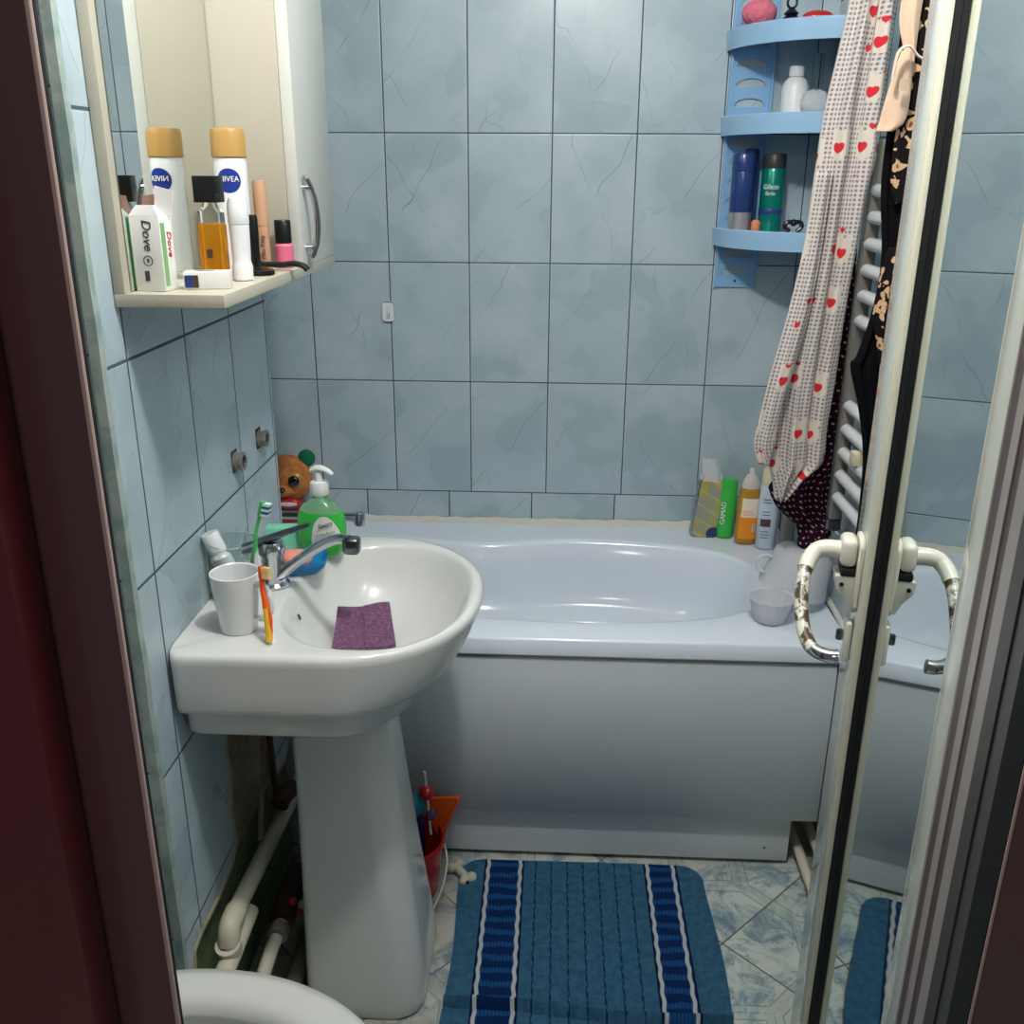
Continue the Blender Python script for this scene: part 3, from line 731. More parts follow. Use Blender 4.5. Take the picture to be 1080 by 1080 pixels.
# open white card box
cx_ = thing('product_box', 'upright white soap carton with a torn open top on the mirror shelf', 'box', (-.0735, 1.180, SH), rz=radians(-6))
B().box(-.019, -.0155, 0, .019, .0155, .088, .0006).build('carton', 'white_card', cx_)
B().loft([[(-.019, -.0155, .088), (.019, -.0155, .088), (.019, .0, .088), (-.019, .0, .088)], [(-.010, -.012, .100), (.012, -.012, .100), (.012, -.006, .100), (-.010, -.006, .100)]]).build('torn_top', 'white_card', cx_, smooth=0)
B().prism([(-.017, .088), (.004, .088), (.002, .112), (-.014, .110)], .0135, .0145, 'y').build('inner_flap', 'cardboard', cx_, smooth=0)
B().prism([(.002, .088), (.024, .088), (.030, .116), (.006, .122)], .008, .009, 'y').build('card_flap', 'white_card', cx_, smooth=0)
B().box(.0192, -.0135, .006, .0196, -.004, .080).build('green_stripe', 'ink_green', cx_, smooth=0)
B().box(-.0197, -.0150, .004, -.0192, .0150, .086).build('green_side', 'green_plastic', cx_, smooth=0)
text('lettering', 'Dove', .0165, 'ink', cx_, plane_mtx((.002, -.0157, .066), (0, 0, -1), (1, 0, 0)), shear=.2)
text('lettering', 'Dove', .014, 'ink_red', cx_, plane_mtx((.0194, .005, .055), (0, 0, -1), (0, 1, 0)), shear=.2)
B().lathe([(.0062, 0), (.0062, .0004), (.0052, .0004), (.0052, 0)], mtx=Matrix.Translation((.000, -.0156, .036)) @ Matrix.Rotation(pi/2, 4, 'X'), n=24, cap0=False, cap1=False).build('printed_ring', 'ink', cx_)
B().sphere((0, -.0157, .036), .0026, sx=.6, sy=.1, sz=1).build('printed_leaf', 'ink', cx_)
B().box(-.006, -.0160, .012, .000, -.0156, .024).build('printed_block', 'ink', cx_, smooth=0)

def cyl(name, label, cat, loc, parts, rz=0., n=32, rx=0., ry=0.):
    t = thing(name, label, cat, loc, rz, rx=rx, ry=ry)
    for nm, prof, m in parts: B().lathe(prof, n=n).build(nm, m, t)
    return t
dv = cyl('deodorant_spray', 'tall white deodorant can with a gold cap on the mirror shelf', 'spray can', (-.052, 1.425, SH),
    [('can', [(.023, 0), (.0235, .002), (.0235, .150), (.022, .156)], 'white_gloss'), ('cap', [(.0232, .1565), (.0245, .158), (.0245, .188), (.0225, .195), (.012, .197)], 'gold')])
def disc_on(parent, R, ang, z, rx, rz_, m, name):
    b = B(); rings = []
    for k_ in (1., .8, .6, .4, .2, .02):
        rings.append([((R)*sin(ang+k_*rx*cos(t)/R), -(R)*cos(ang+k_*rx*cos(t)/R), z+k_*rz_*sin(t)) for t in [2*pi*i/28 for i in range(28)]])
    b.loft(rings, False, True); return b.build(name, m, parent)
disc_on(dv, .0239, .16, .126, .0175, .0165, 'ink_blue', 'round_badge')
def can_mtx(z, ang): return Matrix.Rotation(ang, 4, 'Z') @ plane_mtx((0, 0, z), (1, 0, 0), (0, 0, 1))
text('lettering', 'NIVEA', .0105, 'white_ink', dv, can_mtx(.128, .18), wrap=.0242, squash=.95)
pf_ = thing('perfume_bottle', 'square amber perfume bottle with a black cap on the mirror shelf', 'bottle', (-.029, 1.262, SH), rz=radians(-8))
B().box(-.0165, -.0105, .0, .0165, .0105, .074, .003, 3).build('liquid_body', 'amber', pf_)
B().loft([oval(.0742, .0165, .0105, 5), oval(.088, .0163, .0103, 5), oval(.093, .011, .009, 3), oval(.100, .0085, .0085, 2)]).build('glass_shoulder', 'clear', pf_)
B().box(-.0155, -.013, .100, .0155, .013, .133, .001).build('cap', 'black_plastic', pf_)
B().box(-.005, -.0110, .030, .003, -.0106, .041).build('label_patch', 'rust', pf_, smooth=0)
cyl('roll_on_deodorant', 'narrow white lotion bottle beside the amber perfume', 'bottle', (-.006, 1.300, SH),
    [('bottle', [(.0105, 0), (.0135, .001), (.0138, .018), (.0132, .020), (.0118, .026), (.0125, .040), (.0132, .068), (.0132, .072)], 'white_sheer'), ('cap', [(.0134, .0725), (.0140, .074), (.0136, .098), (.011, .106), (.004, .108)], 'white_gloss')])
cyl('mascara', 'black mascara tube behind the narrow white bottle', 'cosmetic tube', (-.036, 1.412, SH),
    [('barrel', [(.0068, 0), (.0074, .001), (.0074, .045)], 'black_plastic'), ('cap', [(.0076, .0452), (.0076, .075), (.006, .080)], 'black_plastic')])
nt = cyl('concealer_tube', 'nude beige cosmetic tube on the mirror shelf', 'cosmetic tube', (-.024, 1.462, SH),
    [('barrel', [(.0095, 0), (.010, .001), (.010, .062)], 'nude'), ('cap', [(.0102, .0625), (.0102, .075), (.0097, .0755), (.0097, .124), (.009, .126)], 'nude')])
text('lettering', 'Miss Kitty', .0085, 'ink', nt, Matrix.Rotation(.25, 4, 'Z') @ Matrix.Translation((0, -.0103, .032)) @ plane_mtx((0, 0, 0), (0, 0, 1), (-1, 0, 0)))
cyl('nail_polish', 'pink nail polish bottle with a black cap on the mirror shelf', 'bottle', (.000, 1.487, SH),
    [('polish_bottle', [(.0125, 0), (.014, .002), (.014, .032), (.011, .036)], 'pink_polish'), ('cap', [(.0125, .0365), (.0125, .068), (.0115, .0695)], 'black_plastic')])
tag(B().lathe([(.0185, 0), (.020, .001), (.020, .006), (.018, .0075)], (.0, 0, 0)).build('compact_lid', 'black_plastic'), 'round black compact lid at the edge of the mirror shelf', 'lid').location = (-.004, 1.372, SH)
tag(B().tube(curve([(-.055, .02, .008), (-.02, .004, .008), (.0, 0, .008), (.020, -.004, .010), (.034, -.006, .007), (.040, -.006, .001)], 5), [.005]*5+[.006]*10+[.0065]*11, 10, flat=.7).build('hair_clip', 'black_plastic'), 'curved black hair clip overhanging the mirror shelf', 'hair clip').location = (.008, 1.440, SH)
tbx = thing('medicine_box', 'small white and teal carton lying on the mirror shelf', 'box', (-.020, 1.205, SH), rz=radians(12))
B().box(-.028, -.014, 0, .028, .014, .021, .0006).build('carton', 'white_card', tbx)
B().sphere((-.004, .002, .0211), .009, sx=1.5, sy=.6, sz=.05).build('printed_swirl', 'teal', tbx)
B().box(-.0264, -.0145, .002, -.0166, -.0141, .017).build('printed_label', 'navy_can', tbx, smooth=0)
B().box(-.0164, -.0145, .002, -.010, -.0141, .017).build('printed_edge', 'rust', tbx, smooth=0)

ref = Vector((.4171, 0., 1.4578))
for nm in ('product_box', 'deodorant_spray', 'perfume_bottle', 'roll_on_deodorant', 'mascara', 'concealer_tube', 'nail_polish', 'compact_lid', 'hair_clip', 'medicine_box'):
    o = bpy.data.objects[nm]; o.location = ref+(o.location-ref)*1.043; o.scale = (1.043,)*3; o.location.z = 1.3125
bpy.data.objects['perfume_bottle'].location = (-.0600, 1.349, 1.3125)
bpy.data.objects['product_box'].location.x = -.0965; bpy.data.objects['mascara'].location.x += .014
# ------------------------------------------------------------------ corner shelf
cs = thing('corner_shelf', 'light blue plastic three tier corner shelf on the tiles', 'shelf', (XR, YB, 1.2))
def tray(z):
    b = B(); n = 32; R = .245
    fl = [(-.001, -.001)]+[((R-.004)*cos(pi+pi/2*i/n)-.001, (R-.004)*sin(pi+pi/2*i/n)-.001) for i in range(n+1)]
    b.prism(fl, z+.029, z+.035)
    sec = [(-.004, 0), (0, 0), (.003, .036), (.003, .040), (.001, .042), (-.003, .041)]
    rings = []
    for i in range(n+1):
        a = pi+pi/2*i/n
        rings.append([((R+dr)*cos(a)-.001, (R+dr)*sin(a)-.001, z+dz) for dr, dz in sec])
    b.loft(rings)
    return b.build('shelf_tray', 'shelf_blue', cs, smooth=30)
for z in (.095, .340, .520): tray(z)
def slotted(name, x0, x1, z0, z1, axis):
    b = B(); g = .014; pitch = .042; z = z0+.030; T = .006
    def P(x, z, y): return (x, -y, z) if axis == 'x' else (-y, x, z)
    def quadbox(pts):
        for d0, d1 in ((.001, T),):
            A = [b.bm.verts.new(P(x, z_, d0)) for x, z_ in pts]; Bq = [b.bm.verts.new(P(x, z_, d1)) for x, z_ in pts]
            b.face(A); b.face(list(reversed(Bq)))
            for i in range(len(pts)): b.face([A[i], Bq[i], Bq[(i+1) % len(pts)], A[(i+1) % len(pts)]])
    quadbox([(x0, z0), (x1, z0), (x1, z), (x0, z)])
    while z < z1:
        quadbox([(x0, z), (x0+g, z), (x0+g, z+pitch), (x0, z+pitch)]); quadbox([(x1-g, z), (x1, z), (x1, z+pitch), (x1-g, z+pitch)])
        m_ = 10
        for i in range(m_):
            a0, a1 = -1+2*i/m_, -1+2*(i+1)/m_
            h0, h1 = .002+.017*sqrt(1-a0*a0), .002+.017*sqrt(max(0, 1-a1*a1))
            xa, xb = lerp(x0+g, x1-g, i/m_), lerp(x0+g, x1-g, (i+1)/m_)
            quadbox([(xa, z+h0), (xb, z+h1), (xb, z+pitch), (xa, z+pitch)])
        z += pitch
    for xs in (x0, x1-.006):
        pts = [(xs, z0), (xs+.006, z0), (xs+.006, z), (xs, z)]
        A = [b.bm.verts.new(P(x, z_, T)) for x, z_ in pts]; Bq = [b.bm.verts.new(P(x, z_, .013)) for x, z_ in pts]
        b.face(A); b.face(list(reversed(Bq)))
        for i in range(4): b.face([A[i], Bq[i], Bq[(i+1) % 4], A[(i+1) % 4]])
    return b.build(name, 'panel_blue', cs, smooth=0)
slotted('back_panel', -.236, -.136, -.005, .75, 'x'); slotted('back_panel', -.236, -.136, -.005, .75, 'y')
B().lathe([(.003, 0), (.003, .001)], mtx=Matrix.Translation((-.186, -.0065, .010)) @ Matrix.Rotation(pi/2, 4, 'X'), n=10).build('screw_hole', 'black_plastic', cs)

zt, zm, zb = 1.2+.520+.0365, 1.2+.340+.0365, 1.2+.095+.0365
lo = B(); lo.sphere((0, 0, .030), .038, sz=.75, n=28)
for v in lo.bm.verts: v.co += v.co.normalized()*.003*sin(atan2(v.co.y, v.co.x)*14)
tag(lo.build('bath_sponge', 'loofah'), 'pink ribbed bath sponge on the top blue shelf', 'sponge').location = (.848, 2.350, zt+.002)
hc = thing('hair_claw', 'black claw clip with a ring on the top blue shelf', 'hair clip', (.912, 2.325, zt))
B().lathe([(.018, .0), (.018, .018), (.012, .024), (.016, .028), (.008, .036)], n=20).build('claw', 'black_plastic', hc)
rg_ = B(); rg_.tube([(.010*cos(2*pi*i/20), 0, .049+.011*sin(2*pi*i/20)) for i in range(21)], .0028, 8); rg_.build('ring', 'black_plastic', hc)
rb = thing('oval_brush', 'red oval brush with a black base on the top blue shelf', 'brush', (.968, 2.318, zt))
B().sphere((0, 0, .019), .030, sx=1.15, sy=.7, sz=.50, n=24).build('brush_back', 'red_plastic', rb)
B().lathe([(.026, 0), (.031, .004), (.032, .010), (.029, .014)], sx=1.1, sy=.7).build('brush_base', 'black_plastic', rb)
cyl('lotion_bottle', 'white plastic bottle on the middle blue shelf', 'bottle', (.938, 2.335, zm),
    [('bottle', [(.025, 0), (.029, .004), (.029, .062), (.024, .076), (.013, .084)], 'white_plastic'), ('cap', [(.016, .0842), (.0165, .086), (.0165, .104), (.014, .106)], 'white_gloss')])
pb = B(); pb.sphere((0, 0, .028), .034, sx=1.0, sy=.6, sz=.80, n=28)
random.seed(3)
for v in pb.bm.verts: v.co += Vector((random.uniform(-1, 1), random.uniform(-1, 1), random.uniform(-1, 1)))*.0025
tag(pb.build('plastic_bag', 'bag', smooth=180), 'crumpled clear plastic bag beside the white bottle on the middle blue shelf', 'bag').location = (.978, 2.31, zm+.001)
tag(B().lathe([(.012, 0), (.0125, .002), (.0125, .130), (.011, .134)], n=20).build('clear_tube', 'clear'), 'tall clear tube at the corner of the middle blue shelf', 'tube').location = (.992, 2.368, zm)
cyl('spray_can', 'dark blue spray can with silver base on the lowest blue shelf', 'spray can', (.842, 2.352, zb),
    [('can', [(.0255, .042), (.0260, .043), (.0260, .128), (.0255, .130)], 'navy_can'), ('metal_base', [(.024, 0), (.0262, .002), (.0262, .0415)], 'silver_can'), ('cap', [(.0262, .1305), (.0268, .132), (.0268, .166), (.024, .171)], 'navy_can')])
cyl('aerosol_can', 'slim navy can behind the silver based spray can', 'spray can', (.866, 2.388, zb),
    [('can', [(.018, 0), (.0185, .002), (.0185, .150), (.016, .155)], 'navy_can'), ('cap', [(.0165, .1552), (.0165, .178), (.014, .181)], 'navy_can')])
gc = cyl('shaving_gel_can', 'green shaving gel can with a black cap on the lowest blue shelf', 'spray can', (.908, 2.335, zb),
    [('can', [(.0255, 0), (.0265, .002), (.0265, .132), (.0245, .138)], 'emerald_can'), ('cap', [(.0258, .1385), (.0262, .140), (.0258, .166), (.024, .169)], 'dark_cap'), ('blue_stripe', [(.0266, .038), (.0268, .0385), (.0268, .050), (.0266, .0505)], 'navy_can')])
text('lettering', 'Gillette', .015, 'white_ink', gc, can_mtx(.098, -.35), wrap=.0266, squash=.8, shear=.2)
text('lettering', 'Series', .012, 'white_ink', gc, can_mtx(.084, -.35), wrap=.0266, squash=.8, shear=.2)
tag(B().lathe([(.009, 0), (.011, .003), (.011, .020), (.006, .026)], n=16).build('small_jar', 'peach'), 'tiny peach coloured jar between the two cans on the lowest blue shelf', 'jar').location = (.875, 2.325, zb)
bc = thing('claw_clip', 'small black claw clip on the lowest blue shelf', 'hair clip', (.962, 2.325, zb))
for s_ in (-1, 1): B().tube(curve([(s_*.004, 0, .022), (s_*.016, 0, .020), (s_*.019, 0, .010), (s_*.008, 0, .001)], 4), .005, 8).build('jaw', 'black_plastic', bc)
B().sphere((0, 0, .020), .008).build('hinge', 'black_plastic', bc)

# ------------------------------------------------------------------ bottles on the tub rim
TD = TZ+.002
rf = thing('refill_pouch', 'blue and yellow refill pouch leaning on the back wall', 'packet', (.806, 2.350, TD), ry=.09)
B().loft([[(-.024, -.018, 0), (.034, -.020, 0), (.034, .014, 0), (-.024, .016, 0)], [(-.026, -.021, .05), (.036, -.022, .05), (.036, .016, .05), (-.026, .017, .05)], [(-.024, -.020, .10), (.035, -.021, .10), (.035, .014, .10), (-.024, .016, .10)], [(-.022, -.018, .140), (.036, -.018, .135), (.036, .012, .135), (-.022, .014, .140)], [(-.016, -.010, .165), (.030, -.012, .150), (.030, .008, .150), (-.016, .008, .165)]]).build('pouch', 'pack', rf, smooth=30)
B().box(-.0275, -.018, .002, -.0262, .013, .148).build('blue_side', 'packblue', rf, smooth=0)
tt = B(); random.seed(5); rgs = []
for k_, (z, w, xo) in enumerate(((.150, .027, .004), (.160, .026, .004), (.176, .022, .001), (.194, .020, -.003), (.204, .017, -.006))):
    rgs.append([(xo+w*cos(2*pi*i/14)*(1+.25*random.uniform(-1, 1)), -.002+w*.35*sin(2*pi*i/14), z+.004*random.uniform(-1, 1)) for i in range(14)])
tt.loft(rgs); tt.build('torn_film', 'bag', rf, smooth=0)
gb = thing('shampoo_bottle', 'bright green shampoo bottle on the tub rim', 'bottle', (.866, 2.338, TD), ry=.03)
B().loft([oval(0, .017, .014), oval(.003, .021, .017), oval(.02, .022, .018), oval(.10, .022, .018), oval(.128, .021, .017), oval(.133, .019, .016)]).build('bottle', 'green_plastic', gb, smooth=60)
B().loft([oval(.1335, .0205, .0165), oval(.150, .0205, .0165), oval(.156, .018, .015)]).build('cap', 'green_plastic', gb, smooth=60)
text('lettering', 'GAMAD', .017, 'white_ink', gb, plane_mtx((-.012, -.0178, .07), (0, 0, 1), (-1, .25, 0)))
ob = thing('shower_gel_bottle', 'orange labelled shower gel bottle with a pale cap on the tub rim', 'bottle', (.913, 2.300, TD), ry=.02)
B().loft([oval(0, .022, .015), oval(.003, .027, .019), oval(.03, .028, .020), oval(.09, .028, .020), oval(.130, .026, .019), oval(.148, .022, .017)]).build('bottle', 'honey', ob, smooth=60)
B().loft([oval(.148, .022, .017, 2.2), oval(.165, .020, .016, 2.2), oval(.180, .013, .012, 2), oval(.184, .007, .007, 2), oval(.196, .008, .008, 2), oval(.200, .005, .005, 2)]).build('cap', 'sheercap', ob, smooth=60)
def patch(parent, name, m, a, b, x0, x1, z0, z1, off=.0006, e=2.5, rot=False):
    q = B(); R = []
    for i in range(13):
        x = lerp(x0, x1, i/12); y = -b*max(0, 1-(abs(x)/a)**e)**(1/e)-off
        R.append([(x, y, z0), (x, y, lerp(z0, z1, .5)), (x, y, z1)])
    q.loft(R, False, False, closed=False); return q.build(name, m, parent, smooth=60)
patch(ob, 'orange_label', 'orange_label', .028, .020, -.023, .023, .016, .082)
patch(ob, 'cream_label', 'cream_label', .028, .020, -.020, .022, .074, .124, .0009)
patch(ob, 'barcode_patch', 'white_card', .028, .020, .010, .019, .036, .058, .0011)
for i in range(5): patch(ob, 'barcode_line', 'ink', .028, .020, .0112, .0178, .038+.004*i, .0395+.004*i, .0014)
for i in range(3): patch(ob, 'print_line', 'orange_label', .028, .020, -.016, .014-.004*i, .080+.005*i, .0815+.005*i, .0012)
wb = thing('conditioner_bottle', 'tall white bottle with brown band on the tub rim', 'bottle', (.957, 2.268, TD))
B().loft([oval(0, .020, .017), oval(.003, .024, .020), oval(.10, .0245, .0205), oval(.168, .0225, .019)]).build('bottle', 'pale_blue_plastic', wb, smooth=60)
B().loft([oval(.1685, .0215, .018), oval(.205, .020, .017), oval(.208, .018, .015)]).build('cap', 'cream_plastic', wb, smooth=60)
patch(wb, 'brown_band', 'brown_label', .0245, .0205, -.020, .004, .062, .082)
for i, z in enumerate((.032, .040, .048, .092, .100, .124, .132)): patch(wb, 'print_line', 'ink', .0245, .0205, -.018, .000+.003*(i % 2), z, z+.0018)
tag(B().loft([oval(0, .014, .012), oval(.002, .017, .014), oval(.12, .017, .012), oval(.17, .017, .003)]).build('cosmetic_tube', 'grey_tube', smooth=60), 'silvery squeeze tube at the right end of the tub bottles', 'tube').location = (1.000, 2.232, TD)

# translucent jug and bowls in the tub corner
def open_cup(r0, r1, h, t=.002): return [(r0*.9, 0), (r0, .003), (r1, h), (r1+.004, h+.001), (r1+.004, h+.003), (r1-t, h+.002), (r0-t, .005), (.001, .004)]
jg = thing('plastic_bowl', 'upturned translucent plastic bowl on the right tub rim', 'bowl', (.947, 1.942, TD+.030), ry=.26, rx=-.06)
B().lathe([(.068, 0), (.073, .001), (.073, .004), (.067, .03), (.060, .082), (.050, .092), (.030, .096), (.001, .097)], n=48, cap0=False, cap1=False).build('bowl', 'frost', jg, smooth=50, mods=lambda o: setattr(o.modifiers.new('t', 'SOLIDIFY'), 'thickness', -.002))
B().tube(curve([(-.064, .0, .022), (-.082, .004, .024), (-.092, .006, .042), (-.082, .004, .058), (-.060, 0, .060)], 5), .007, 10, flat=.5).build('bowl_grip', 'frost', jg)
jc = thing('plastic_cup', 'small translucent cup on the tub rim under the edge of the upturned bowl', 'cup', (.882, 1.846, TD+.002), ry=.0)
B().lathe(open_cup(.034, .046, .050), n=40, cap1=False).build('cup', 'frost', jc, smooth=50)

# ------------------------------------------------------------------ towel radiator and laundry
rad = thing('towel_radiator', 'white ladder towel radiator on the right tiled wall', 'radiator', (XR, 1.37, .80))
for y in (0., .53): B().box(-.048, y-.014, -.02, -.020, y+.014, .72, .006, 3).build('side_rail', 'grey_tube' if y else 'white_gloss', rad)
zz = [.03+.048*i for i in range(5)] + [.39+.048*i for i in range(6)] 
for z in zz: B().tube([(-.034, .01, z), (-.034, .52, z)], .0125, 14).build('heating_bar', 'white_gloss', rad)
B().lathe([(.012, -.045), (.016, -.042), (.016, -.020)], (-.034, .53, 0), 20).build('valve', 'darkchrome', rad)
B().tube([(-.034, .53, -.035), (-.02, .53, -.05), (-.002, .53, -.05)], .007, 10).build('feed_pipe', 'chrome', rad)
for z in (.10, .66): B().tube([(-.030, .53, z), (-.001, .53, z)], .007, 10).build('wall_bracket', 'cream_plastic', rad)
B().box(-.056, .385, .135, -.014, .415, .162, .006).build('plastic_clip', 'cream_plastic', rad)

def drape(name, rows, y0, th, folds, amp, m, parent=None, dy=None, seed=0, n=40, rn=6):
    """closed bundle of hanging cloth: rows (z, left x, right x)"""
    rs = curve(rows, rn); bm_ = B(); uvs = []; rings = []
    for k_, (z, xl_, xr_) in enumerate(rs):
        w = max(xr_-xl_, .004); R = []; U = []; yy = y0+(dy(z) if dy else 0)
        for i in range(n):
            u = i/n
            if u < .72: s_ = u/.72; side = -1
            else: s_ = 1-(u-.72)/.28; side = 1
            x = xl_+w*s_
            env = sin(pi*min(max(s_, .0), 1.))**.5
            ph = seed+z*1.3
            if side < 0: y = yy-th*.5*env-amp*env*sin(2*pi*folds*s_+ph)-amp*.5*env*sin(2*pi*folds*1.9*s_+ph*2.2+z*7)
            else: y = yy+th*.5*env
            x += amp*.25*sin(2*pi*folds*s_*1.3+ph*1.7)*env
            R.append((x, y, z+.0*s_)); U.append(((s_*w*1.25 if side < 0 else (1+1-s_)*w), z))
        rings.append(R); uvs.append(U)
    L_ = [[bm_.bm.verts.new(p) for p in r] for r in rings]
    uvl = bm_.bm.loops.layers.uv.new('UVMap')
    for a in range(len(L_)-1):
        for i in range(n):
            j = (i+1) % n
            f_ = bm_.face([L_[a][i], L_[a][j], L_[a+1][j], L_[a+1][i]])
            if f_:
                uq = [uvs[a][i], uvs[a][j], uvs[a+1][j], uvs[a+1][i]]
                if j == 0: uq[1] = uvs[a][i]; uq[2] = uvs[a+1][i]
                for lp, q in zip(f_.loops, uq): lp[uvl].uv = q
    bm_.face(list(reversed(L_[0]))); bm_.face(L_[-1])
    return bm_.build(name, m, parent, smooth=180)
GOWN = [(2.0, .93, .992), (1.823, .911, .992), (1.738, .909, .992), (1.65, .898, .992), (1.559, .886, .992), (1.48, .882, .990), (1.432, .88, .982), (1.332, .876, .975), (1.21, .866, .968), (1.083, .853, .965), (.988, .85, .960), (.916, .851, .960), (.88, .86, .926), (.835, .87, .889)]
SLV = [(1.464, .876, .906), (1.333, .867, .901), (1.214, .851, .892), (1.088, .828, .87), (1.014, .817, .857), (.956, .81, .852), (.918, .823, .845)]
gw = tag(drape('nightgown', GOWN, 1.86, .042, 2.2, .010, 'gown', seed=1.), 'checked nightgown with red hearts hanging from the towel radiator', 'nightgown')
drape('sleeve', SLV, 1.825, .016, 1.2, .004, 'gown', gw, seed=2.)
PK = [(1.344, .975, .998), (1.2, .962, 1.008), (1.106, .960, 1.012), (1.009, .95, 1.014), (.908, .935, 1.016), (.842, .880, 1.018), (.824, .878, 1.02), (.793, .893, 1.018), (.770, .915, 1.018), (.761, .926, 1.018), (.740, .945, 1.02), (.696, .950, 1.02)]
tag(drape('polka_dot_garment', PK, 1.945, .020, 3.2, .006, 'polka', seed=4.), 'plum cloth with white dots hanging behind the nightgown', 'garment')
BK = [(2.0, .95, .985), (1.777, .930, .975), (1.703, .928, .972), (1.519, .926, .970), (1.435, .928, .970), (1.348, .941, .970), (1.288, .943, .970), (1.227, .936, .968), (1.171, .923, .966), (1.152, .915, .965), (1.082, .937, .968), (.998, .956, .970), (.911, .962, .972), (.848, .963, .972)]
bk = tag(drape('black_garment', BK, 1.62, .018, 1.6, .004, 'black_cloth', seed=5.), 'black garment with leopard print trim hanging nearest the door', 'garment')
drape('leopard_trim', [(2.0, .955, .985), (1.77, .940, .985), (1.698, .938, .984), (1.635, .937, .982), (1.571, .936, .980), (1.504, .932, .980), (1.45, .934, .978), (1.415, .945, .976)], 1.598, .008, 2., .003, 'leopard', bk, seed=6.)
drape('leopard_trim', [(1.348, .945, .972), (1.314, .938, .972), (1.273, .936, .972), (1.232, .934, .970), (1.201, .945, .970), (1.160, .952, .968)], 1.598, .008, 2., .003, 'leopard', bk, seed=7.)
br = thing('bra', 'beige bra hanging over the nightgown', 'bra', (0, 0, 0))
drape('side_band', [(2.0, .930, .960), (1.774, .916, .947), (1.70, .913, .945), (1.669, .914, .944), (1.64, .923, .944), (1.615, .933, .944)], 1.590, .012, .8, .003, 'nude_cloth', br, seed=8.)
drape('cup', [(1.631, .922, .938), (1.605, .915, .942), (1.579, .910, .944), (1.552, .905, .944), (1.532, .902, .940), (1.520, .899, .925)], 1.588, .014, .5, .002, 'nude_cloth', br, seed=9.)
B().tube(curve([(.905, 1.560, 1.590), (.908, 1.557, 1.625), (.922, 1.555, 1.634), (.938, 1.555, 1.620), (.955, 1.558, 1.618), (.975, 1.57, 1.642)], 6), .0055, 8, flat=.35, up=(1, 0, 0)).build('strap', 'nude_band', br)
B().box(.914, 1.556, 1.574, .930, 1.560, 1.590, .002).build('strap_slider', 'clear', br)

# ------------------------------------------------------------------ pipes on the floor at the right
rp = thing('heating_pipe', 'white heating pipe nearest the mat on the floor by the right wall', 'pipe', (.985, 1.3, .03))
B().tube([(0, 0, 0), (0, 1.0, .0)], .011, 14).build('pipe_run', 'white_pipe', rp)
rp2 = thing('heating_pipe', 'white heating pipe tight against the right wall', 'pipe', (1.018, 1.3, .055))
B().tube([(0, 0, 0), (0, 1.0, 0)], .011, 14).build('pipe_run', 'white_pipe', rp2)
B().lathe([(.0145, 0), (.0145, .03)], mtx=Matrix.Translation((0, .30, 0)) @ Matrix.Rotation(-pi/2, 4, 'X'), n=16).build('pipe_joint', 'white_pipe', rp2)

# pipes below the sink, left
dp = thing('drain_pipe', 'white plastic pipe with an elbow running along the green wall', 'pipe', (0, 0, 0))
B().tube([(-.105, 1.255, .275), (-.105, 1.42, .262), (-.105, 1.60, .247), (-.105, 1.715, .240)], .0155, 18).build('upper_run', 'white_pipe', dp)
B().tube(curve([(-.105, 1.275, .273), (-.105, 1.245, .272), (-.105, 1.234, .262), (-.106, 1.230, .245)], 5), .0185, 18).build('elbow', 'white_pipe', dp)
B().lathe([(.021, 0), (.021, .022)], mtx=Matrix.Translation((-.106, 1.231, .226)) @ Matrix.Rotation(.3, 4, 'X'), n=20).build('elbow_collar', 'white_pipe', dp)
B().tube([(-.100, 1.32, .232), (-.104, 1.22, .218), (-.110, 1.13, .200), (-.114, .95, .17)], .0165, 18).build('lower_run', 'white_pipe', dp)
wp = thing('water_pipe', 'grey jointed water pipe with a rusty valve below the washbasin', 'pipe', (0, 0, 0))
B().tube([(-.068, 1.16, .13), (-.068, 1.32, .145), (-.066, 1.38, .15)], .0125, 14).build('pipe_run', 'white_pipe', wp)
B().tube([(-.066, 1.38, .150), (-.065, 1.44, .160), (-.064, 1.50, .165)], .024, 14).build('valve_body', 'rust', wp)
B().tube([(-.064, 1.50, .165), (-.062, 1.70, .18)], .016, 14).build('grey_run', 'grey_pipe', wp)
for y_ in (1.345, 1.52, 1.60): B().tube([(-.065, y_, .150+(y_-1.345)*.12), (-.065, y_+.02, .152+(y_-1.345)*.12)], .0195, 14).build('pipe_joint', 'grey_pipe', wp)
for k_ in range(4):
    a = k_*pi/2+.4; B().sphere((-.045+.0*k_+.013*cos(a), 1.405, .165+.013*sin(a)), .008, n=12).build('red_knob', 'red_plastic' if k_ % 2 else 'bone', wp)
fp_ = tag(B().tube([(-.040, 1.10, .035), (-.040, 1.40, .05), (-.038, 1.715, .07)], .017, 14).build('floor_pipe', 'grey_pipe'), 'grey pipe lying low on the floor beside the pedestal', 'pipe')
bd = tag(B().tube([(-.105, 1.52, .62), (-.105, 1.525, .40), (-.104, 1.53, .30)], .006, 10).build('flexible_hose', 'hose'), 'thin dark red hose coming down behind the pedestal', 'hose')
vb = tag(B().tube([(-.100, 1.53, .295), (-.098, 1.55, .30), (-.095, 1.60, .285)], .017, 12).build('pipe_coupling', 'rust'), 'rusty pipe coupling at the foot of the red hose', 'pipe fitting')
tag(B().tube([(-.150+.045, 1.42, .30), (-.110, 1.50, .46), (-.112, 1.505, .595)], .005, 8).build('thin_conduit', 'plaster'), 'thin pale conduit on the broken plaster below the washbasin', 'pipe')

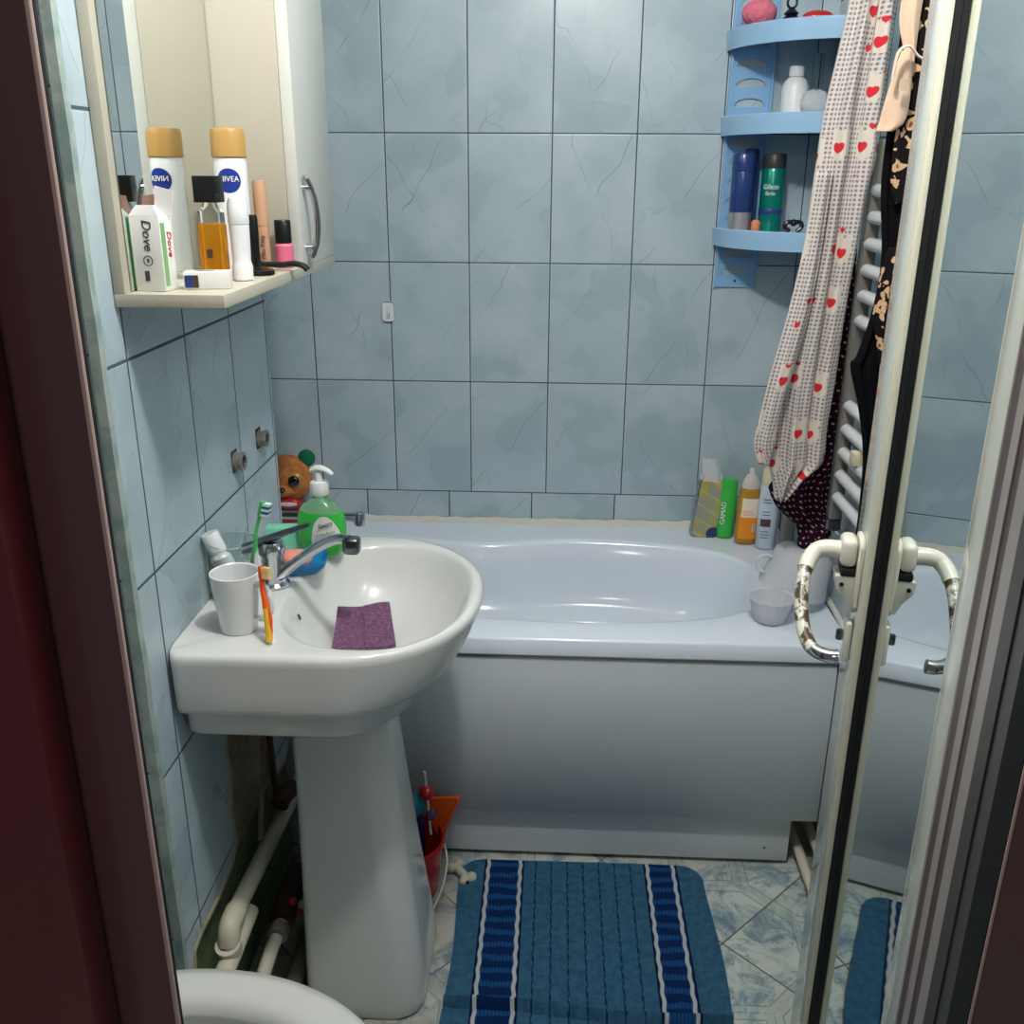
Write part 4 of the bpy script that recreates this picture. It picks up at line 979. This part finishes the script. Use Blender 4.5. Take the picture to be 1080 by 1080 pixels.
# ------------------------------------------------------------------ toilet
tl = thing('toilet', 'white toilet bowl with its seat down in the near corner', 'toilet', (-.02, .80, 0))
def tr(a, b, z, off=0., ab=None):
    R = []
    for i in range(64):
        t = 2*pi*i/64; c_, s_ = cos(t), sin(t)
        R.append((off+(a if c_ > 0 else (ab or a*.85))*c_, b*math.copysign(abs(s_)**(1. if c_ > 0 else .8), s_), z))
    return R
B().loft([tr(.12, .11, 0, -.04), tr(.11, .10, .05, -.04), tr(.12, .10, .18, -.03), tr(.20, .15, .32, -.01), tr(.245, .178, .40), tr(.245, .178, .418), tr(.20, .135, .418), tr(.18, .12, .36), tr(.10, .07, .24, -.02)]).build('toilet_bowl', 'ceramic', tl, smooth=50)
B().loft([tr(.262, .186, .420), tr(.268, .191, .428), tr(.264, .188, .438), tr(.245, .172, .443), tr(.215, .145, .441), tr(.200, .130, .434), tr(.196, .127, .421)], False, False).build('toilet_seat', 'toilet', tl, smooth=60)
B().box(-.44, -.19, .36, -.26, .19, .80, .03, 4).build('cistern', 'ceramic', tl)

# ------------------------------------------------------------------ bath mat
mb = B()
def mat_pt(u, v, off):
    x = lerp(.236, .765, u); y = lerp(1.02, 1.735, v)
    r = .05                                   # rounded corners
    dx = max(0, abs(x-.5005)-(.2645-r)); dy = max(0, abs(y-1.3775)-(.3575-r)); h_ = sqrt(dx*dx+dy*dy)
    if h_ > r: x -= math.copysign(dx-dx*r/h_, x-.5005); y -= math.copysign(dy-dy*r/h_, y-1.3775)
    yc = 1.347-.018*u*1.1+.006*sin(u*7)
    g = math.exp(-((y-yc)/.006)**2)*.014-math.exp(-((y-yc+.012)/.004)**2)*.009
    z = .003+.0025*sin(x*9+y*5)*.5+.001
    x += .004*sin(y*14) - (.010*(1-v) if u > .5 else -.0)*0
    return Vector((x, y, z+off+(g if off else 0)))
slab_sheet(mb, mat_pt, 60, 160, .011)
tag(mb.build('bath_mat', 'mat', smooth=40), 'blue bath mat with white and navy stripes on the floor', 'bath mat')

# ------------------------------------------------------------------ red bucket and its toys
bu = thing('toy_bucket', 'red bucket of toys between the pedestal and the tub', 'bucket', (.128, 1.650, .001))
B().lathe([(.058, 0), (.060, .002), (.074, .125), (.079, .126), (.079, .134), (.073, .134), (.058, .006), (.001, .005)], n=40, cap1=False).build('bucket_body', 'red_plastic', bu)
B().tube(curve([(.078, -.01, .128), (.086, -.030, .100), (.078, -.055, .055), (.060, -.075, .015)], 6), .002, 8).build('bail_handle', 'white_gloss', bu)
hdr = thing('toy_hairdryer', 'shiny red toy tube with a dark end in the bucket', 'toy', (.120, 1.625, .085), rx=.35, ry=.25)
B().lathe([(.024, 0), (.026, .003), (.024, .06), (.018, .095), (.008, .10)], n=28).build('tube', 'red_plastic', hdr)
B().lathe([(.020, -.002), (.022, 0), (.018, .001)], n=28).build('dark_end', 'black_plastic', hdr)
tag(B().sphere((0, 0, 0), .023, sz=1.2).build('toy_cup', 'toy_teal'), 'teal toy cup sticking out of the bucket', 'toy').location = (.140, 1.665, .205)
tag(B().box(-.02, -.015, -.06, .02, .015, .03, .006).build('toy_block', 'navy'), 'navy blue toy block below the teal cup in the bucket', 'toy').location = (.140, 1.672, .135)
tsc = tag(B().loft([[(-.008, -.004, 0), (.012, -.004, 0), (.012, .004, 0), (-.008, .004, 0)], [(-.034, -.005, .09), (.044, -.005, .095), (.044, .003, .095), (-.034, .003, .09)]]).build('sand_scoop', 'orange_plastic', smooth=0), 'orange triangular toy scoop standing in the bucket', 'toy'); tsc.location = (.190, 1.695, .112)
for v_, w_ in (((-.03), .04),): B().tube([(.004, -.008, .005), (.042, -.008, .094)], .004, 8).build('scoop_edge', 'orange_plastic', tsc)
wd = thing('toy_wand', 'toy wand with red and purple balls in the bucket', 'toy', (.176, 1.655, .14), ry=-.06)
B().tube([(0, 0, 0), (0, 0, .155)], .003, 8).build('stick', 'white_sheer', wd)
B().sphere((0, 0, .105), .016).build('red_ball', 'red_plastic', wd); B().sphere((0.006, 0, .050), .013).build('purple_ball', 'purple', wd)
bo = thing('plastic_fitting', 'off-white bone shaped fitting on the floor by the bath mat corner', 'pipe fitting', (.236, 1.690, .014), rz=-.9)
B().tube([(-.022, 0, 0), (.022, 0, .0)], .009, 12).build('shank', 'bone', bo)
for s_ in (-1, 1):
    for q_ in (-1, 1): B().sphere((s_*.026, q_*.009, 0), .012, n=14).build('knob', 'bone', bo)
B().sphere((.037, -.009, .004), .004, n=10).build('hole', 'black_plastic', bo)

# ------------------------------------------------------------------ toy bear on the tub rim behind the tap
be = thing('toy_bear', 'orange plush toy with a green ear peeking from behind the tiled corner', 'toy', (-.275, 2.345, TD))
B().loft([oval(0, .040, .028, 2.2), oval(.02, .048, .034, 2.2), oval(.06, .046, .034, 2.2), oval(.085, .030, .026, 2.2)]).build('body', 'plush_red', be, smooth=60)
B().sphere((0, 0, .135), .062, sx=1.05, sy=.72, sz=1., n=32).build('head', 'plush', be)
for s_ in (-1, 1): B().sphere((s_*.052, .006, .188), .023, sy=.6).build('ear', 'plush_green', be)
for s_ in (-1, 1):
    B().sphere((s_*.028, -.036, .140), .023, sy=.45).build('eye_ring', 'eye_gold', be)
    B().sphere((s_*.028, -.045, .140), .0150, sy=.5).build('eye', 'eye_black', be)
B().sphere((0, -.044, .112), .020, sx=1.2, sy=.7, sz=.8).build('muzzle', 'plush', be)
B().sphere((0, -.058, .119), .007, sx=1.2).build('nose', 'eye_black', be)
B().sphere((0.010, -.042, .078), .022, sx=1.2, sy=.4, sz=.42).build('mouth', 'white_plastic', be)
B().sphere((0.010, -.040, .078), .024, sx=1.25, sy=.4, sz=.62).build('mouth_red', 'red_plastic', be)

# ------------------------------------------------------------------ light
def pt(name, loc, e, r, col):
    l = bpy.data.lights.new(name, 'POINT'); l.energy = e; l.shadow_soft_size = r; l.color = col
    o = bpy.data.objects.new(name, l); C.objects.link(o); o.location = loc; return o
pt('lamp', (.47, .90, 2.22), 41, .05, (1., .975, .955))
pt('hall_fill', (.1, -1.2, 2.2), 18, .12, (1., .9, .8))  # added fill to brighten the maroon frame fronts, no lamp seen there
w = bpy.data.worlds.new('world'); bpy.context.scene.world = w; w.use_nodes = True
w.node_tree.nodes['Background'].inputs[0].default_value = (.75, .85, 1., 1); w.node_tree.nodes['Background'].inputs[1].default_value = .12
vs_ = bpy.context.scene.view_settings
vs_.view_transform = 'Standard'; vs_.look = 'None'; vs_.gamma = 1; vs_.exposure = 0; vs_.use_curve_mapping = False
